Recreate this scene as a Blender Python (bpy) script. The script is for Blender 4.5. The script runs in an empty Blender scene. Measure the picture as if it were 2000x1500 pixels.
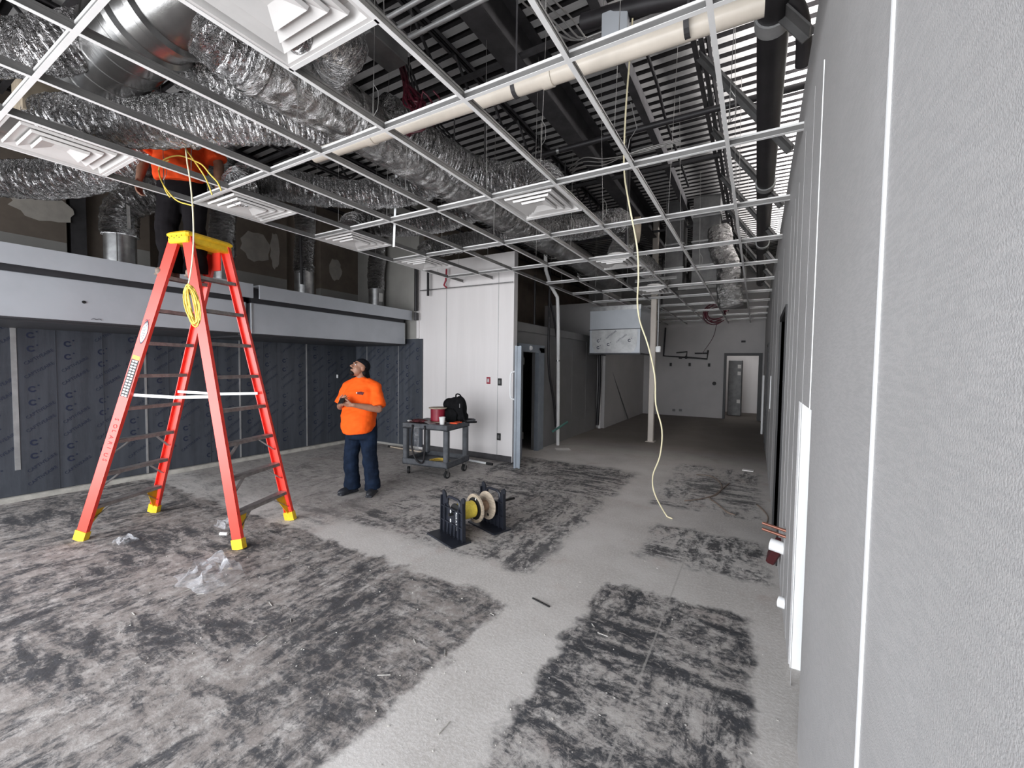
import bpy, math, random
from mathutils import Vector, Matrix, Quaternion, noise
V = Vector
RND = random.Random(11)
SC = bpy.context.scene
COL = SC.collection
PI = math.pi

# ---------------------------------------------------------------- camera
F_PX, YAW, PITCH, ROLL, CAM_H = 822.28, 0.52536, -0.042365, 0.01262, 1.6
_r0 = V((math.cos(YAW), math.sin(YAW), 0))
FWD = V((-math.sin(YAW) * math.cos(PITCH), math.cos(YAW) * math.cos(PITCH), math.sin(PITCH)))
_u0 = _r0.cross(FWD)
CR = math.cos(ROLL) * _r0 + math.sin(ROLL) * _u0
CU = -math.sin(ROLL) * _r0 + math.cos(ROLL) * _u0
cam_data = bpy.data.cameras.new('camera')
cam_data.sensor_width = 36.0
cam_data.lens = F_PX / 2000 * 36.0
cam_data.clip_start = 0.02
cam = bpy.data.objects.new('camera', cam_data)
cam.matrix_world = Matrix(((CR.x, CU.x, -FWD.x, 0), (CR.y, CU.y, -FWD.y, 0), (CR.z, CU.z, -FWD.z, CAM_H), (0, 0, 0, 1)))
COL.objects.link(cam)
SC.camera = cam

# ---------------------------------------------------------------- world, daylight, exposure
SC.view_settings.view_transform = 'Standard'
SC.view_settings.look = 'None'
SC.view_settings.exposure = 0.0
SC.view_settings.gamma = 1.0
SC.view_settings.use_curve_mapping = False
w = bpy.data.worlds.new('sky'); SC.world = w; w.use_nodes = True
bg = w.node_tree.nodes['Background']
bg.inputs[0].default_value = (0.72, 0.84, 1.0, 1)
bg.inputs[1].default_value = 1.2

def area_light(name, loc, direction, sx, sy, power, col=(1, 1, 1), spread=180):
    l = bpy.data.lights.new(name, 'AREA'); l.shape = 'RECTANGLE'; l.size = sx; l.size_y = sy
    l.energy = power; l.color = col; l.spread = math.radians(spread)
    o = bpy.data.objects.new(name, l); COL.objects.link(o)
    o.location = loc; o.rotation_euler = V(direction).to_track_quat('-Z', 'Y').to_euler()
    return o
# daylight entering through the shop front behind the camera; plus an unseen strip lamp added to brighten the roof deck
area_light('storefront_daylight', (-3.6, -2.3, 1.55), (0.05, 1, -0.03), 8.5, 3.0, 530, (0.95, 0.97, 1.0), 150)
area_light('added_deck_light', (1.0, 7.2, 4.52), (-1, 0, 0.75), 9.5, 0.3, 560, (1.0, 0.98, 0.97), 84)

# ---------------------------------------------------------------- photo pixel -> place on a known plane
def ray(x, y):
    return (x - 1000) * CR - (y - 750) * CU + F_PX * FWD
CP = V((0, 0, CAM_H))
def atz(x, y, z):
    d = ray(x, y); return CP + d * ((z - CAM_H) / d.z)
def atx(x, y, X):
    d = ray(x, y); return CP + d * (X / d.x)
def aty(x, y, Y):
    d = ray(x, y); return CP + d * (Y / d.y)

# ---------------------------------------------------------------- materials
class NT:
    def __init__(s, mat):
        s.t = mat.node_tree
    def n(s, typ, **kw):
        nd = s.t.nodes.new(typ)
        for k, v in kw.items():
            if k.startswith('i_'):
                key = k[2:]; key = int(key) if key.isdigit() else key.replace('_', ' ')
                s.put(nd, key, v)
            else: setattr(nd, k, v)
        return nd
    def put(s, nd, key, v):
        if isinstance(v, bpy.types.NodeSocket): s.t.links.new(v, nd.inputs[key])
        else: nd.inputs[key].default_value = v
    def math(s, op, a, b=0.0, clamp=False):
        nd = s.t.nodes.new('ShaderNodeMath'); nd.operation = op; nd.use_clamp = clamp
        s.put(nd, 0, a); s.put(nd, 1, b); return nd.outputs[0]
    def step(s, v, a, b):
        nd = s.t.nodes.new('ShaderNodeMapRange'); nd.interpolation_type = 'SMOOTHSTEP'
        s.put(nd, 0, v); nd.inputs[1].default_value = a; nd.inputs[2].default_value = b; return nd.outputs[0]
    def mix(s, f, a, b):
        nd = s.t.nodes.new('ShaderNodeMix'); nd.data_type = 'RGBA'
        s.put(nd, 0, f); s.put(nd, 6, a); s.put(nd, 7, b); return nd.outputs[2]
    def noise(s, vec, scale, detail=3, rough=0.5, dist=0.0):
        nd = s.t.nodes.new('ShaderNodeTexNoise'); s.t.links.new(vec, nd.inputs['Vector'])
        nd.inputs['Scale'].default_value = scale; nd.inputs['Detail'].default_value = detail
        nd.inputs['Roughness'].default_value = rough; nd.inputs['Distortion'].default_value = dist
        return nd.outputs[0]
    def bump(s, h, strength, dist=0.01):
        nd = s.t.nodes.new('ShaderNodeBump'); s.t.links.new(h, nd.inputs['Height'])
        nd.inputs['Strength'].default_value = strength; nd.inputs['Distance'].default_value = dist
        return nd.outputs[0]
    def coord(s, kind='Object'):
        return s.t.nodes.new('ShaderNodeTexCoord').outputs[kind]
    def mapping(s, vec, scale=(1, 1, 1), rot=(0, 0, 0)):
        nd = s.t.nodes.new('ShaderNodeMapping'); s.t.links.new(vec, nd.inputs[0])
        nd.inputs['Scale'].default_value = scale; nd.inputs['Rotation'].default_value = rot; return nd.outputs[0]

def new_mat(name):
    m = bpy.data.materials.new(name); m.use_nodes = True
    return m, m.node_tree.nodes['Principled BSDF'], NT(m)

def c4(c): return (c[0], c[1], c[2], 1)

def mat(name, col, rough=0.6, metal=0.0, var=0.12, scale=6.0, bump=0.0, bscale=60.0, spec=0.5, stretch=None):
    """plain material with a little procedural variation in tone and relief"""
    m, b, n = new_mat(name)
    co = n.coord()
    if stretch: co = n.mapping(co, stretch)
    nz = n.noise(co, scale, 4, 0.6)
    f = n.step(nz, 0.3, 0.7)
    lo = tuple(x * (1 - var) for x in col); hi = tuple(min(1, x * (1 + var)) for x in col)
    n.put(b, 'Base Color', n.mix(f, c4(lo), c4(hi)))
    b.inputs['Roughness'].default_value = rough; b.inputs['Metallic'].default_value = metal
    b.inputs['Specular IOR Level'].default_value = spec
    if bump > 0:
        n.put(b, 'Normal', n.bump(n.noise(co, bscale, 3, 0.6), bump, 0.004))
    return m

M = {}
def mk(key, *a, **k): M[key] = mat(key, *a, **k)
mk('white_tee', (0.80, 0.79, 0.78), 0.45, var=0.04)
mk('galv_tee_shaded', (0.20, 0.195, 0.19), 0.45, 0.4, var=0.1)  # galvanised stems, darkened so the colour carries their shade
mk('diffuser_white', (0.64, 0.62, 0.605), 0.5, var=0.03)
mk('galvanised', (0.36, 0.36, 0.36), 0.32, 0.9, var=0.2, scale=9)
mk('galv_dull', (0.40, 0.40, 0.40), 0.5, 0.6, var=0.15, scale=5)
mk('dark_steel', (0.055, 0.052, 0.055), 0.6, 0.2, var=0.25)
mk('grey_steel', (0.13, 0.128, 0.127), 0.5, 0.4, var=0.2)
mk('black_pipe', (0.016, 0.014, 0.016), 0.5, 0.1, var=0.3)
mk('pvc', (0.80, 0.72, 0.62), 0.35, var=0.06)
mk('white_plastic', (0.82, 0.82, 0.82), 0.4, var=0.03)
mk('red_cable', (0.07, 0.006, 0.015), 0.4, var=0.2)
mk('red_dark', (0.06, 0.008, 0.010), 0.6, var=0.15)
mk('yellow_bright', (0.95, 0.72, 0.10), 0.45, var=0.12, scale=60)
mk('red_plastic', (0.30, 0.02, 0.04), 0.4, var=0.15)
mk('yellow_cable', (0.70, 0.50, 0.09), 0.45, var=0.15, scale=30)
mk('cream_cable', (0.82, 0.74, 0.50), 0.45, var=0.1)
mk('brown_cable', (0.20, 0.15, 0.12), 0.6, var=0.15)
mk('pipe_white', (0.80, 0.79, 0.78), 0.5, var=0.05)
mk('wire', (0.35, 0.34, 0.33), 0.4, 0.6, var=0.1)
mk('hood_panel', (0.43, 0.45, 0.48), 0.42, 0.15, var=0.05, scale=2.5)
mk('hood_dark', (0.05, 0.05, 0.055), 0.5, 0.3, var=0.1)
mk('ladder_red', (0.88, 0.055, 0.035), 0.35, var=0.06)
mk('ladder_yellow', (0.80, 0.50, 0.02), 0.45, var=0.1, scale=25)
mk('aluminium', (0.62, 0.62, 0.62), 0.35, 0.85, var=0.1)
mk('alu_dull', (0.32, 0.30, 0.29), 0.45, 0.6, var=0.2, scale=20)
mk('ink_black', (0.01, 0.01, 0.01), 0.6, var=0.05)
mk('ink_blue', (0.012, 0.018, 0.042), 0.5, var=0.05)
mk('ink_red', (0.25, 0.01, 0.01), 0.6, var=0.05)
mk('skin', (0.34, 0.17, 0.11), 0.5, var=0.08, scale=30)
mk('skin_dark', (0.20, 0.10, 0.065), 0.5, var=0.1, scale=30)
mk('shirt_orange', (1.0, 0.12, 0.012), 0.8, var=0.05, scale=12, bump=0.3, bscale=25, spec=0.15)
mk('shirt_red_orange', (0.70, 0.065, 0.012), 0.8, var=0.1, scale=12, bump=0.3, bscale=25, spec=0.15)
mk('denim', (0.007, 0.014, 0.031), 0.85, var=0.35, scale=9, bump=0.4, bscale=40, spec=0.15)
mk('dark_trousers', (0.008, 0.007, 0.008), 0.95, var=0.2, spec=0.08)
mk('boot_black', (0.02, 0.022, 0.028), 0.5, var=0.25, scale=20)
mk('boot_tan', (0.20, 0.15, 0.12), 0.7, var=0.2, scale=20)
mk('cap_black', (0.008, 0.009, 0.013), 0.85, var=0.2, spec=0.15)
mk('hair_black', (0.012, 0.009, 0.009), 0.7, var=0.3, scale=60, spec=0.15)
mk('cart_grey', (0.085, 0.09, 0.10), 0.5, var=0.25, scale=12)
mk('rubber', (0.012, 0.012, 0.013), 0.7, var=0.2)
mk('black_plastic', (0.013, 0.015, 0.022), 0.42, var=0.25)
mk('wood_pale', (0.46, 0.38, 0.29), 0.8, var=0.2, scale=14, bump=0.3, stretch=(1, 1, 5))
mk('wood_core', (0.28, 0.18, 0.12), 0.8, var=0.2, scale=20)
mk('bag_black', (0.008, 0.008, 0.009), 0.9, var=0.3, scale=20, bump=0.3, bscale=40, spec=0.15)
mk('cup_white', (0.85, 0.85, 0.84), 0.5, var=0.02)
mk('cloth_maroon', (0.10, 0.02, 0.025), 0.85, var=0.4, scale=25)
mk('orange_plastic', (0.75, 0.09, 0.03), 0.4, var=0.15)
mk('wall_grey_rear', (0.42, 0.405, 0.40), 0.75, var=0.05, scale=1.5)
mk('wall_cooler', (0.19, 0.185, 0.185), 0.5, var=0.08, scale=2)
mk('wall_brown', (0.16, 0.13, 0.105), 0.85, var=0.15, scale=3)
mk('drywall_grey', (0.30, 0.29, 0.27), 0.85, var=0.06, scale=3)
mk('mud', (0.40, 0.37, 0.33), 0.9, var=0.1, scale=8)
mk('door_steel', (0.25, 0.28, 0.32), 0.5, 0.15, var=0.08)
mk('column_paint', (0.50, 0.45, 0.40), 0.6, var=0.06, scale=4)
mk('frame_black', (0.015, 0.014, 0.015), 0.5, var=0.2)
mk('strip_white', (0.86, 0.87, 0.87), 0.55, var=0.02)
mk('teal', (0.08, 0.22, 0.19), 0.5, var=0.1)
mk('copper', (0.28, 0.12, 0.085), 0.35, 0.6, var=0.15)
mk('paper', (0.75, 0.73, 0.70), 0.8, var=0.05)
mk('duct_wrap_tan', (0.28, 0.23, 0.17), 0.6, var=0.25, scale=8)
mk('flute_shade', (0.028, 0.026, 0.027), 0.9, 0.0, var=0.25, spec=0.05)
mk('curb', (0.42, 0.40, 0.36), 0.85, var=0.2, scale=8)
mk('debris', (0.42, 0.40, 0.37), 0.9, var=0.2, scale=30)

def make_foil(name, base, scale, strength, rough, streak=False):
    m, b, n = new_mat(name)
    co = n.coord()
    if streak:   # wrinkles running round the hose: coordinates carried by the hose itself (along, around)
        co2 = n.n('ShaderNodeAttribute', attribute_name='duct').outputs['Vector']
        w1 = n.noise(n.mapping(co2, (38, 9, 9)), 1.0, 4, 0.7, 0.8)
        w2 = n.noise(n.mapping(co2, (85, 30, 30)), 1.0, 3, 0.7, 0.5)
        h = n.math('ADD', n.math('MULTIPLY', w1, 1.0), n.math('MULTIPLY', w2, 0.5))
    else:
        vo = n.n('ShaderNodeTexVoronoi', feature='F1'); n.t.links.new(co, vo.inputs['Vector'])
        vo.inputs['Scale'].default_value = scale
        nz = n.noise(co, scale * 0.6, 6, 0.68, 1.6)
        h = n.math('ADD', n.math('MULTIPLY', vo.outputs['Distance'], 0.5), n.math('MULTIPLY', nz, 1.0))
    n.put(b, 'Normal', n.bump(h, strength, 0.22 if streak else 0.045))
    tone = n.noise(co, 3.0, 4, 0.6)
    n.put(b, 'Base Color', n.mix(n.step(tone, 0.35, 0.65), c4(tuple(x * 0.75 for x in base)), c4(base)))
    b.inputs['Metallic'].default_value = 0.95; b.inputs['Roughness'].default_value = rough
    return m
M['foil'] = make_foil('foil', (0.50, 0.49, 0.49), 26, 1.0, 0.07, True)
M['foil_smooth'] = make_foil('foil_smooth', (0.42, 0.41, 0.405), 13, 1.0, 0.13)
M['spiral_duct'] = make_foil('spiral_duct', (0.28, 0.275, 0.27), 3, 0.06, 0.25)

def make_frp():
    m, b, n = new_mat('wall_panel_grey')
    co = n.coord()
    peb = n.noise(co, 330, 2, 0.5)
    big = n.noise(co, 1.2, 3, 0.5)
    st = n.noise(n.mapping(co, (8, 8, 60)), 3, 3, 0.6)
    base = n.mix(n.step(big, 0.3, 0.7), (0.37, 0.362, 0.358, 1), (0.42, 0.412, 0.41, 1))
    n.put(b, 'Base Color', n.mix(n.math('MULTIPLY', n.step(st, 0.4, 0.6), 0.25), base, (0.26, 0.26, 0.265, 1)))
    b.inputs['Roughness'].default_value = 0.55
    n.put(b, 'Normal', n.bump(peb, 0.6, 0.0018))
    return m
M['frp'] = make_frp()

def make_film():
    m, b, n = new_mat('film_blue_grey')
    co = n.coord()
    st = n.noise(n.mapping(co, (3, 3, 0.25)), 2.2, 4, 0.6)
    sm = n.noise(co, 9, 4, 0.6)
    c = n.mix(n.step(st, 0.35, 0.65), (0.042, 0.047, 0.057, 1), (0.062, 0.069, 0.083, 1))
    n.put(b, 'Base Color', n.mix(n.math('MULTIPLY', n.step(sm, 0.5, 0.75), 0.35), c, (0.07, 0.077, 0.09, 1)))
    b.inputs['Roughness'].default_value = 0.38
    n.put(b, 'Normal', n.bump(n.noise(n.mapping(co, (6, 6, 1.2)), 6, 3, 0.6), 0.12, 0.01))
    return m
M['film'] = make_film()

def make_white_wall():
    m, b, n = new_mat('wall_white')
    co = n.coord()
    st = n.noise(n.mapping(co, (4, 4, 0.4)), 1.4, 4, 0.6)
    n.put(b, 'Base Color', n.mix(n.step(st, 0.3, 0.7), (0.71, 0.675, 0.665, 1), (0.75, 0.715, 0.705, 1)))
    b.inputs['Roughness'].default_value = 0.42
    n.put(b, 'Normal', n.bump(n.noise(co, 40, 2, 0.5), 0.08, 0.004))
    return m
M['white_wall'] = make_white_wall()

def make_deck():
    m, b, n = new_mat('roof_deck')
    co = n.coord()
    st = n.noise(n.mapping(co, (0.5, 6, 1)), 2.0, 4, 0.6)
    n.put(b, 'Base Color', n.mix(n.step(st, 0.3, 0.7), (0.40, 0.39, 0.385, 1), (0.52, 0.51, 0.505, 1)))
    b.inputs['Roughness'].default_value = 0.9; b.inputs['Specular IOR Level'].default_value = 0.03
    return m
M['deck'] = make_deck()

def make_floor():
    m, b, n = new_mat('concrete_floor')
    co = n.coord()
    sep = n.n('ShaderNodeSeparateXYZ'); n.t.links.new(co, sep.inputs[0])
    wob = n.noise(co, 3.2, 4, 0.65); wob2 = n.noise(n.mapping(co, (1, 1, 1), (0, 0, 1.3)), 3.6, 4, 0.65)
    X = n.math('ADD', sep.outputs[0], n.math('MULTIPLY', n.math('SUBTRACT', wob, 0.5), 0.34))
    Y = n.math('ADD', sep.outputs[1], n.math('MULTIPLY', n.math('SUBTRACT', wob2, 0.5), 0.34))
    def rect(x0, x1, y0, y1, s=0.035):
        a = n.math('MULTIPLY', n.step(X, x0 - s, x0 + s), n.step(X, x1 + s, x1 - s))
        c = n.math('MULTIPLY', n.step(Y, y0 - s, y0 + s), n.step(Y, y1 + s, y1 - s))
        return n.math('MULTIPLY', a, c)
    # trowel-streaked adhesive: two noises, one stretched
    n1 = n.noise(n.mapping(co, (1.0, 3.4, 1.0), (0, 0, 0.55)), 2.4, 12, 0.72, 0.4)
    n1b = n.noise(n.mapping(co, (2.8, 1.0, 1.0), (0, 0, 0.35)), 3.1, 12, 0.72, 0.5)
    n2 = n.noise(co, 20.0, 10, 0.8, 0.5)
    n3 = n.noise(co, 1.1, 3, 0.5)
    sel = n.step(n.noise(co, 0.9, 2, 0.5), 0.42, 0.58)
    str_ = n.math('ADD', n.math('MULTIPLY', n1, n.math('SUBTRACT', 1.0, sel)), n.math('MULTIPLY', n1b, sel))
    glue = n.math('ADD', n.math('MULTIPLY', str_, 0.55), n.math('MULTIPLY', n2, 0.45))
    def patch(mask, lo, hi, gain=1.0):
        return n.math('MULTIPLY', n.math('MULTIPLY', mask, n.step(n.math('ADD', glue, n.math('MULTIPLY', n.math('SUBTRACT', n3, 0.5), 0.22)), lo, hi)), gain)
    p = patch(rect(-9, -1.42, -2, 2.42), 0.447, 0.567, 0.9)
    for mm in (patch(rect(-0.92, 0.04, -2, 3.04), 0.425, 0.54, 0.96),
               patch(rect(-0.84, 0.12, 3.62, 4.44, 0.06), 0.45, 0.55, 0.9),
               patch(rect(-3.6, -1.5, 2.85, 6.5, 0.07), 0.455, 0.56, 0.88),
               patch(rect(-1.05, 0.1, 5.1, 7.5, 0.08), 0.46, 0.57, 0.8),
               patch(rect(-7.2, -3.6, 2.42, 5.95, 0.1), 0.47, 0.60, 0.55)):
        p = n.math('MAXIMUM', p, mm)
    fine = n.noise(co, 55, 4, 0.7); mid = n.noise(co, 1.7, 5, 0.6)
    base = n.mix(n.step(mid, 0.32, 0.68), (0.45, 0.42, 0.395, 1), (0.56, 0.53, 0.505, 1))
    base = n.mix(n.math('MULTIPLY', n.step(fine, 0.42, 0.62), 0.5), base, (0.63, 0.605, 0.585, 1))
    pink = n.math('MULTIPLY', n.step(n.noise(co, 2.3, 3, 0.6), 0.58, 0.7), 0.35)
    base = n.mix(pink, base, (0.42, 0.34, 0.31, 1))
    # thin grey residue left where the tiles were glued
    res = n.math('MAXIMUM', n.math('MULTIPLY', rect(-9, -1.42, -2, 2.42), 0.9), n.math('MULTIPLY', n.math('MAXIMUM', rect(-7.2, -1.5, 2.85, 6.5, 0.15), rect(-0.92, 0.04, -2, 3.04)), 0.5))
    base = n.mix(n.math('MULTIPLY', res, n.step(n.noise(co, 9, 9, 0.78), 0.25, 0.6)), base, (0.225, 0.198, 0.182, 1))
    rear = n.math('MULTIPLY', n.step(sep.outputs[1], 6.8, 9.5), 0.8)   # blends to dark brown towards the rear
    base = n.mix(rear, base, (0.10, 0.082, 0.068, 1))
    # saw-cut joint filled with dust through the right-hand patch
    jx = n.math('ABSOLUTE', n.math('ADD', sep.outputs[0], 0.47)); 
    joint = n.math('MULTIPLY', n.step(jx, 0.008, 0.003), n.step(sep.outputs[1], 4.4, 4.2))
    dark = n.mix(n.step(n2, 0.3, 0.7), (0.012, 0.013, 0.016, 1), (0.058, 0.060, 0.068, 1))
    col = n.mix(p, base, dark)
    col = n.mix(n.math('MULTIPLY', joint, 0.6), col, (0.36, 0.34, 0.32, 1))
    spk = n.n('ShaderNodeTexVoronoi', feature='F1'); n.t.links.new(co, spk.inputs['Vector']); spk.inputs['Scale'].default_value = 26
    col = n.mix(n.math('MULTIPLY', n.step(spk.outputs['Distance'], 0.10, 0.05), 0.7), col, (0.46, 0.44, 0.42, 1))
    n.put(b, 'Base Color', col)
    b.inputs['Roughness'].default_value = 0.8; b.inputs['Specular IOR Level'].default_value = 0.15
    n.put(b, 'Normal', n.bump(n.math('ADD', n.math('MULTIPLY', fine, 0.5), n.math('MULTIPLY', glue, 1.0)), 0.35, 0.012))
    return m
M['floor'] = make_floor()

def make_clear():
    m, b, n = new_mat('clear_plastic')
    b.inputs['Base Color'].default_value = (0.6, 0.6, 0.62, 1)
    b.inputs['Roughness'].default_value = 0.15
    tr = n.n('ShaderNodeBsdfTransparent'); mx = n.n('ShaderNodeMixShader')
    lw = n.n('ShaderNodeLayerWeight'); lw.inputs[0].default_value = 0.35
    f = n.math('ADD', n.math('MULTIPLY', lw.outputs['Facing'], 0.55), n.math('MULTIPLY', n.step(n.noise(n.coord(), 14, 4, 0.6), 0.45, 0.75), 0.26), True)
    n.t.links.new(f, mx.inputs[0]); n.t.links.new(tr.outputs[0], mx.inputs[1]); n.t.links.new(b.outputs[0], mx.inputs[2])
    out = [x for x in n.t.nodes if x.type == 'OUTPUT_MATERIAL'][0]
    n.t.links.new(mx.outputs[0], out.inputs[0])
    return m
M['clear'] = make_clear()

# ---------------------------------------------------------------- mesh helpers
def basis(d):
    d = V(d).normalized()
    a = V((0, 0, 1)) if abs(d.z) < 0.9 else V((1, 0, 0))
    x = d.cross(a).normalized(); y = d.cross(x).normalized()
    return x, y, d

def rot_mat(rx=0, ry=0, rz=0):
    return (Matrix.Rotation(rz, 3, 'Z') @ Matrix.Rotation(ry, 3, 'Y') @ Matrix.Rotation(rx, 3, 'X'))

def catmull(pts, step):
    pts = [V(p) for p in pts]
    if len(pts) == 2:
        n = max(1, int((pts[1] - pts[0]).length / step)); return [pts[0].lerp(pts[1], i / n) for i in range(n + 1)]
    P = [2 * pts[0] - pts[1]] + pts + [2 * pts[-1] - pts[-2]]
    out = []
    for i in range(1, len(P) - 2):
        a, b_, c, d = P[i - 1:i + 3]
        n = max(1, int((c - b_).length / step))
        for k in range(n):
            t = k / n
            out.append(0.5 * ((2 * b_) + (c - a) * t + (2 * a - 5 * b_ + 4 * c - d) * t * t + (3 * b_ - a - 3 * c + d) * t ** 3))
    out.append(pts[-1]); return out

WLOC = {}
class MB:
    def __init__(s): s.v = []; s.f = []; s.m = []; s.mi = 0
    def add(s, vs, fs):
        o = len(s.v); s.v += [V(v) for v in vs]
        for f in fs: s.f.append([i + o for i in f]); s.m.append(s.mi)
        return s
    def box(s, c, size, R=None):
        c = V(c); hx, hy, hz = size[0] / 2, size[1] / 2, size[2] / 2
        vs = [V((x, y, z)) for x in (-hx, hx) for y in (-hy, hy) for z in (-hz, hz)]
        if R is not None: vs = [R @ v for v in vs]
        return s.add([c + v for v in vs], [(0, 1, 3, 2), (4, 6, 7, 5), (0, 4, 5, 1), (2, 3, 7, 6), (0, 2, 6, 4), (1, 5, 7, 3)])
    def bb(s, a, b):
        a, b = V(a), V(b); return s.box((a + b) / 2, [abs(b[i] - a[i]) for i in range(3)])
    def bev(s, c, size, r=0.01, R=None):
        """box with chamfered vertical and horizontal edges"""
        c = V(c); hx, hy, hz = [k / 2 for k in size]; r = min(r, hx * .9, hy * .9, hz * .9)
        rings = []
        for z, ins in ((-hz, r), (-hz + r, 0), (hz - r, 0), (hz, r)):
            X, Y = hx - ins, hy - ins; k = r
            rings.append([(X - k, -Y, z), (X, -Y + k, z), (X, Y - k, z), (X - k, Y, z), (-X + k, Y, z), (-X, Y - k, z), (-X, -Y + k, z), (-X + k, -Y, z)])
        vs = [V(p) for rg in rings for p in rg]
        if R is not None: vs = [R @ v for v in vs]
        fs = [tuple(reversed(range(8))), tuple(range(24, 32))]
        for j in range(3):
            for i in range(8):
                a = j * 8 + i; b_ = j * 8 + (i + 1) % 8; fs.append((a, b_, b_ + 8, a + 8))
        return s.add([c + v for v in vs], fs)
    def bar(s, p0, p1, wx, wy, up=None):
        """rectangular bar from p0 to p1; wx across, wy along 'up'"""
        p0, p1 = V(p0), V(p1); d = (p1 - p0).normalized()
        up = V(up) if up is not None else (V((0, 0, 1)) if abs(d.z) < .95 else V((0, 1, 0)))
        x = d.cross(up).normalized(); y = x.cross(d).normalized()
        vs = []
        for p in (p0, p1):
            for a, b_ in ((-1, -1), (1, -1), (1, 1), (-1, 1)): vs.append(p + x * a * wx / 2 + y * b_ * wy / 2)
        return s.add(vs, [(3, 2, 1, 0), (4, 5, 6, 7), (0, 1, 5, 4), (1, 2, 6, 5), (2, 3, 7, 6), (3, 0, 4, 7)])
    def cyl(s, p0, p1, r0, r1=None, seg=16, cap=True):
        r1 = r0 if r1 is None else r1; p0, p1 = V(p0), V(p1); x, y, d = basis(p1 - p0)
        vs = []
        for p, r in ((p0, r0), (p1, r1)):
            for i in range(seg):
                a = 2 * PI * i / seg; vs.append(p + (x * math.cos(a) + y * math.sin(a)) * r)
        fs = [(i, i + seg, (i + 1) % seg + seg, (i + 1) % seg) for i in range(seg)]
        if cap: fs += [tuple(range(seg)), tuple(reversed(range(seg, 2 * seg)))]
        return s.add(vs, fs)
    def lathe(s, p, d, prof, seg=24, closed=False):
        """profile [(radius, distance along d)] turned round axis d through p"""
        p = V(p); x, y, d = basis(d); vs = []; n = len(prof)
        for r, h in prof:
            for i in range(seg):
                a = 2 * PI * i / seg; vs.append(p + d * h + (x * math.cos(a) + y * math.sin(a)) * r)
        fs = []
        for j in range(n - 1 + (1 if closed else 0)):
            for i in range(seg):
                a = j * seg + i; b_ = j * seg + (i + 1) % seg; c_ = ((j + 1) % n) * seg
                fs.append((a, c_ + i, c_ + (i + 1) % seg, b_))
        if not closed:
            if prof[0][0] > 1e-5: fs.append(tuple(range(seg)))
            if prof[-1][0] > 1e-5: fs.append(tuple(reversed(range((n - 1) * seg, n * seg))))
        return s.add(vs, fs)
    def tube(s, pts, r, seg=8, step=0.05, raw=False, cap=True, rfun=None):
        path = [V(p) for p in pts] if raw else catmull(pts, step)
        x, y, d = basis(path[1] - path[0]); vs = []; n = len(path)
        for i, p in enumerate(path):
            t = (path[min(i + 1, n - 1)] - path[max(i - 1, 0)])
            if t.length < 1e-9: t = d
            t.normalize(); x = (x - t * x.dot(t)).normalized(); y = t.cross(x)
            for k in range(seg):
                a = 2 * PI * k / seg
                rr = r if rfun is None else rfun(i, a, p)
                vs.append(p + (x * math.cos(a) + y * math.sin(a)) * rr)
        fs = []
        for i in range(n - 1):
            for k in range(seg):
                a = i * seg + k; b_ = i * seg + (k + 1) % seg; fs.append((a, b_, b_ + seg, a + seg))
        if cap: fs += [tuple(reversed(range(seg))), tuple(range((n - 1) * seg, n * seg))]
        return s.add(vs, fs)
    def ell(s, c, rad, R=None, nu=16, nv=10):
        c = V(c); vs = []
        for j in range(nv + 1):
            th = PI * j / nv
            for i in range(nu):
                a = 2 * PI * i / nu
                v = V((rad[0] * math.sin(th) * math.cos(a), rad[1] * math.sin(th) * math.sin(a), rad[2] * math.cos(th)))
                if R is not None: v = R @ v
                vs.append(c + v)
        fs = [(j * nu + i, (j + 1) * nu + i, (j + 1) * nu + (i + 1) % nu, j * nu + (i + 1) % nu) for j in range(nv) for i in range(nu)]
        return s.add(vs, fs)
    def cap(s, p0, r0, p1, r1, seg=14):
        """tapered capsule"""
        p0, p1 = V(p0), V(p1); x, y, d = basis(p1 - p0); L = (p1 - p0).length; prof = []
        for i in range(6): a = PI / 2 * i / 5; prof.append((max(r0 * math.sin(a), 1e-6), -r0 * math.cos(a)))
        for i in range(6): a = PI / 2 * i / 5; prof.append((max(r1 * math.cos(a), 1e-6), L + r1 * math.sin(a)))
        return s.lathe(p0, d, prof, seg)
    def prism(s, poly, o, ax, ay, az, h):
        """polygon (2-D) on plane o,ax,ay extruded h along az"""
        o, ax, ay, az = V(o), V(ax), V(ay), V(az); n = len(poly)
        vs = [o + ax * p[0] + ay * p[1] for p in poly] + [o + ax * p[0] + ay * p[1] + az * h for p in poly]
        fs = [tuple(reversed(range(n))), tuple(range(n, 2 * n))] + [(i, (i + 1) % n, (i + 1) % n + n, i + n) for i in range(n)]
        return s.add(vs, fs)
    def sheet(s, fn, nu, nv, closed_u=False):
        vs = [fn(i / (nu if closed_u else nu - 1), j / (nv - 1)) for j in range(nv) for i in range(nu)]
        fs = []
        for j in range(nv - 1):
            for i in range(nu if closed_u else nu - 1):
                a = j * nu + i; b_ = j * nu + (i + 1) % nu; fs.append((a, b_, b_ + nu, a + nu))
        return s.add(vs, fs)
    def text(s, body, o, ax, ay, h, depth=0.0):
        """flat lettering in the plane o,ax,ay (height h)"""
        vs, fs = text_mesh(body); o, ax, ay = V(o), V(ax), V(ay)
        nrm = ax.cross(ay).normalized()
        return s.add([o + ax * v.x * h + ay * v.y * h + nrm * depth for v in vs], fs)
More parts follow.
